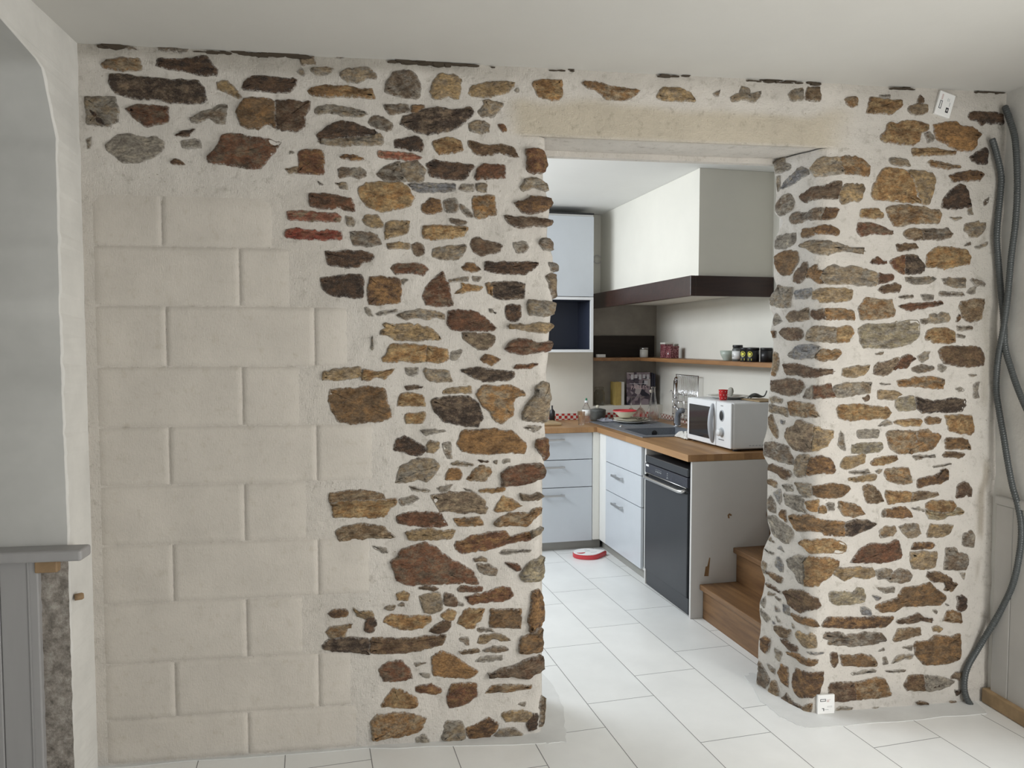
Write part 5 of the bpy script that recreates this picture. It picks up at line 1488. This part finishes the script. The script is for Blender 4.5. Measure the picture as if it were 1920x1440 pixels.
# ================================================================== FRONT ROOM THINGS
# corrugated conduits in the right-hand corner
def conduit(pts, label, rad=.0125, seed=0):
    P3 = []
    for i, (px, py, off) in enumerate(pts):
        p = on_y(px, py, -.022 - off)
        if p.x > XR - .024 - off * .2: p = on_x(px, py, XR - .024 - off * .2)
        P3.append(p)
    path = smooth_path(P3, 8)
    # re-space finely so that the rings of the corrugation show
    fine = [path[0]]; acc = 0
    for a, b_ in zip(path, path[1:]):
        d = (b_ - a).length; k = max(1, int(d / .0022))
        for j in range(1, k + 1): fine.append(a.lerp(b_, j / k))
    bm = bmesh.new(); tube(bm, fine, rad, n=12, rad=[rad * (1 if (i // 2) % 2 else .90) for i in range(len(fine))])
    return tag(obj('corrugated_conduit', bm, 'conduit_plastic', smooth=True), label, 'conduit', 'grey electrical conduits')
conduit([(1860, 260, 0), (1867, 283, 0), (1877, 327, 0), (1876, 360, 0), (1871, 410, 0), (1869, 449, 0), (1872, 493, 0), (1877, 549, 0), (1882, 600, .0), (1885, 653, .0), (1896, 692, .0), (1907, 725, .01), (1925, 768, .02), (1950, 820, .03)],
        'dark grey corrugated conduit with a free upper end, bending off to the right')
conduit([(1884, 200, 0), (1893, 224, 0), (1903, 260, 0), (1907, 315, 0), (1907, 371, 0), (1903, 427, 0), (1896, 482, .0), (1890, 549, .028), (1882, 612, .036), (1871, 675, .02), (1868, 731, 0), (1874, 775, 0), (1882, 820, 0), (1889, 864, 0),
         (1898, 910, 0), (1909, 950, 0), (1915, 990, 0), (1912, 1035, 0), (1899, 1095, 0), (1875, 1147, 0), (1837, 1211, 0), (1815, 1249, .0), (1808, 1279, 0), (1811, 1305, 0), (1822, 1325, 0)],
        'long grey corrugated conduit running from ceiling to floor in the corner')
# two printed white labels on the stone wall
def label_plate(cx, cz, w_, h_, ang, label):
    t = bpy.data.objects.new('label_plate', None); C.objects.link(t); t.location = (cx, -.0125, cz); t.rotation_euler = (0, ang, 0); tag(t, label, 'label', 'white printed labels')
    bm = bmesh.new(); box(bm, -w_ / 2, w_ / 2, -.003, .010, -h_ / 2, h_ / 2, bev=.0025); obj('plate', bm, 'label_white', t)
    return t
def put(par, name, rects, mat, d=-.0038):
    bm = bmesh.new()
    for a, b_, c_, e in rects: box(bm, a, b_, d, -.0028, c_, e)
    return obj(name, bm, mat, par)
t = label_plate(1.695, .004 + .036, .074, .078, 0, 'white printed label at the foot of the right-hand stone pier')
put(t, 'logo_frame', [(-.026, -.002, .021, .023), (-.026, -.002, .013, .015), (-.026, -.024, .013, .023), (-.004, -.002, .013, .023)], 'label_black')
put(t, 'brand_block', [(-.018, -.010, -.017, -.015), (-.012, -.009, -.026, -.015)], 'label_black')
put(t, 'print_lines', [(-.006, .010, -.022, -.0205), (.004, .026, -.008, -.0075), (.004, .026, -.012, -.0115)], 'label_grey')
put(t, 'pink_print', [(.002, .018, .018, .020), (.002, .012, .010, .016)], 'label_pink')
t = label_plate(2.146, 2.437, .070, .094, -.25 + PI / 2 * 0, 'white printed label high on the wall near the ceiling corner')
t.rotation_euler = (0, .28, 0)
put(t, 'logo_frame', [(-.024, -.022, -.022, .010), (-.016, -.014, -.022, .010), (-.024, -.014, -.022, -.020), (-.024, -.014, .008, .010)], 'label_black')
put(t, 'brand_block', [(.008, .020, -.030, -.010)], 'label_black')
put(t, 'brand_mark', [(.012, .016, -.024, -.016)], 'label_white', d=-.0042)
put(t, 'print_lines', [(.018, .020, -.004, .012), (.006, .0075, .014, .026), (.012, .0135, .014, .026)], 'label_grey')
put(t, 'pink_print', [(-.022, -.016, .014, .036)], 'label_pink')
# left edge: grey boarding, rail, bare strip, wood block, plug
YJ = -.215
bm = bmesh.new()
xe = -1.137
box(bm, -1.165 + .0, xe, YJ - .012, YJ + .02, 0, .805, bev=.004)
box(bm, -1.165 - .002, -1.165 + .003, YJ - .015, YJ, 0, .805)
x = -1.168
while x > -1.6: box(bm, x - .082, x, YJ - .012, YJ + .02, 0, .805, bev=.004); x -= .0835
struct(obj('trim_5', bm, 'grey_paint_wood'), 'grey painted vertical boarding at the left edge')
bm = bmesh.new(); box(bm, -1.6, on_y(154, 1005, -.25).x, -.262, -.178, .806, .842, bev=.009, seg=3)
struct(obj('trim_6', bm, 'grey_paint_wood'), 'grey painted rounded rail above the boarding')
bm = bmesh.new(); bmesh.ops.create_grid(bm, x_segments=16, y_segments=90, size=1)
for v in bm.verts:
    x, z = v.co.x, v.co.y; xx = -1.10 + x * .045; zz = .40 + z * .40
    v.co = Vector((xx, -.206 - .006 * noise.noise(Vector((xx * 30, zz * 30, 0))), zz))
struct(obj('trim_7', bm, 'bare_concrete'), 'strip of bare rough concrete')
bm = bmesh.new(); box(bm, -1.145, -1.078, -.232, -.19, .765, .804, bev=.004)
tag(obj('wood_block', bm, 'raw_wood'), 'small raw wood block under the grey rail at the left edge', 'block')
q = on_x(140, 1120, XL + .004)
bm = L([(0, 0), (.011, 0), (.012, .02), (.009, .026), (0, .027)], n=10); o = obj('wall_plug', bm, 'raw_wood', smooth=True, loc=q); o.rotation_euler = (0, PI / 2, .5)
tag(o, 'small brown plug sticking out of the plaster below the grey rail', 'plug')
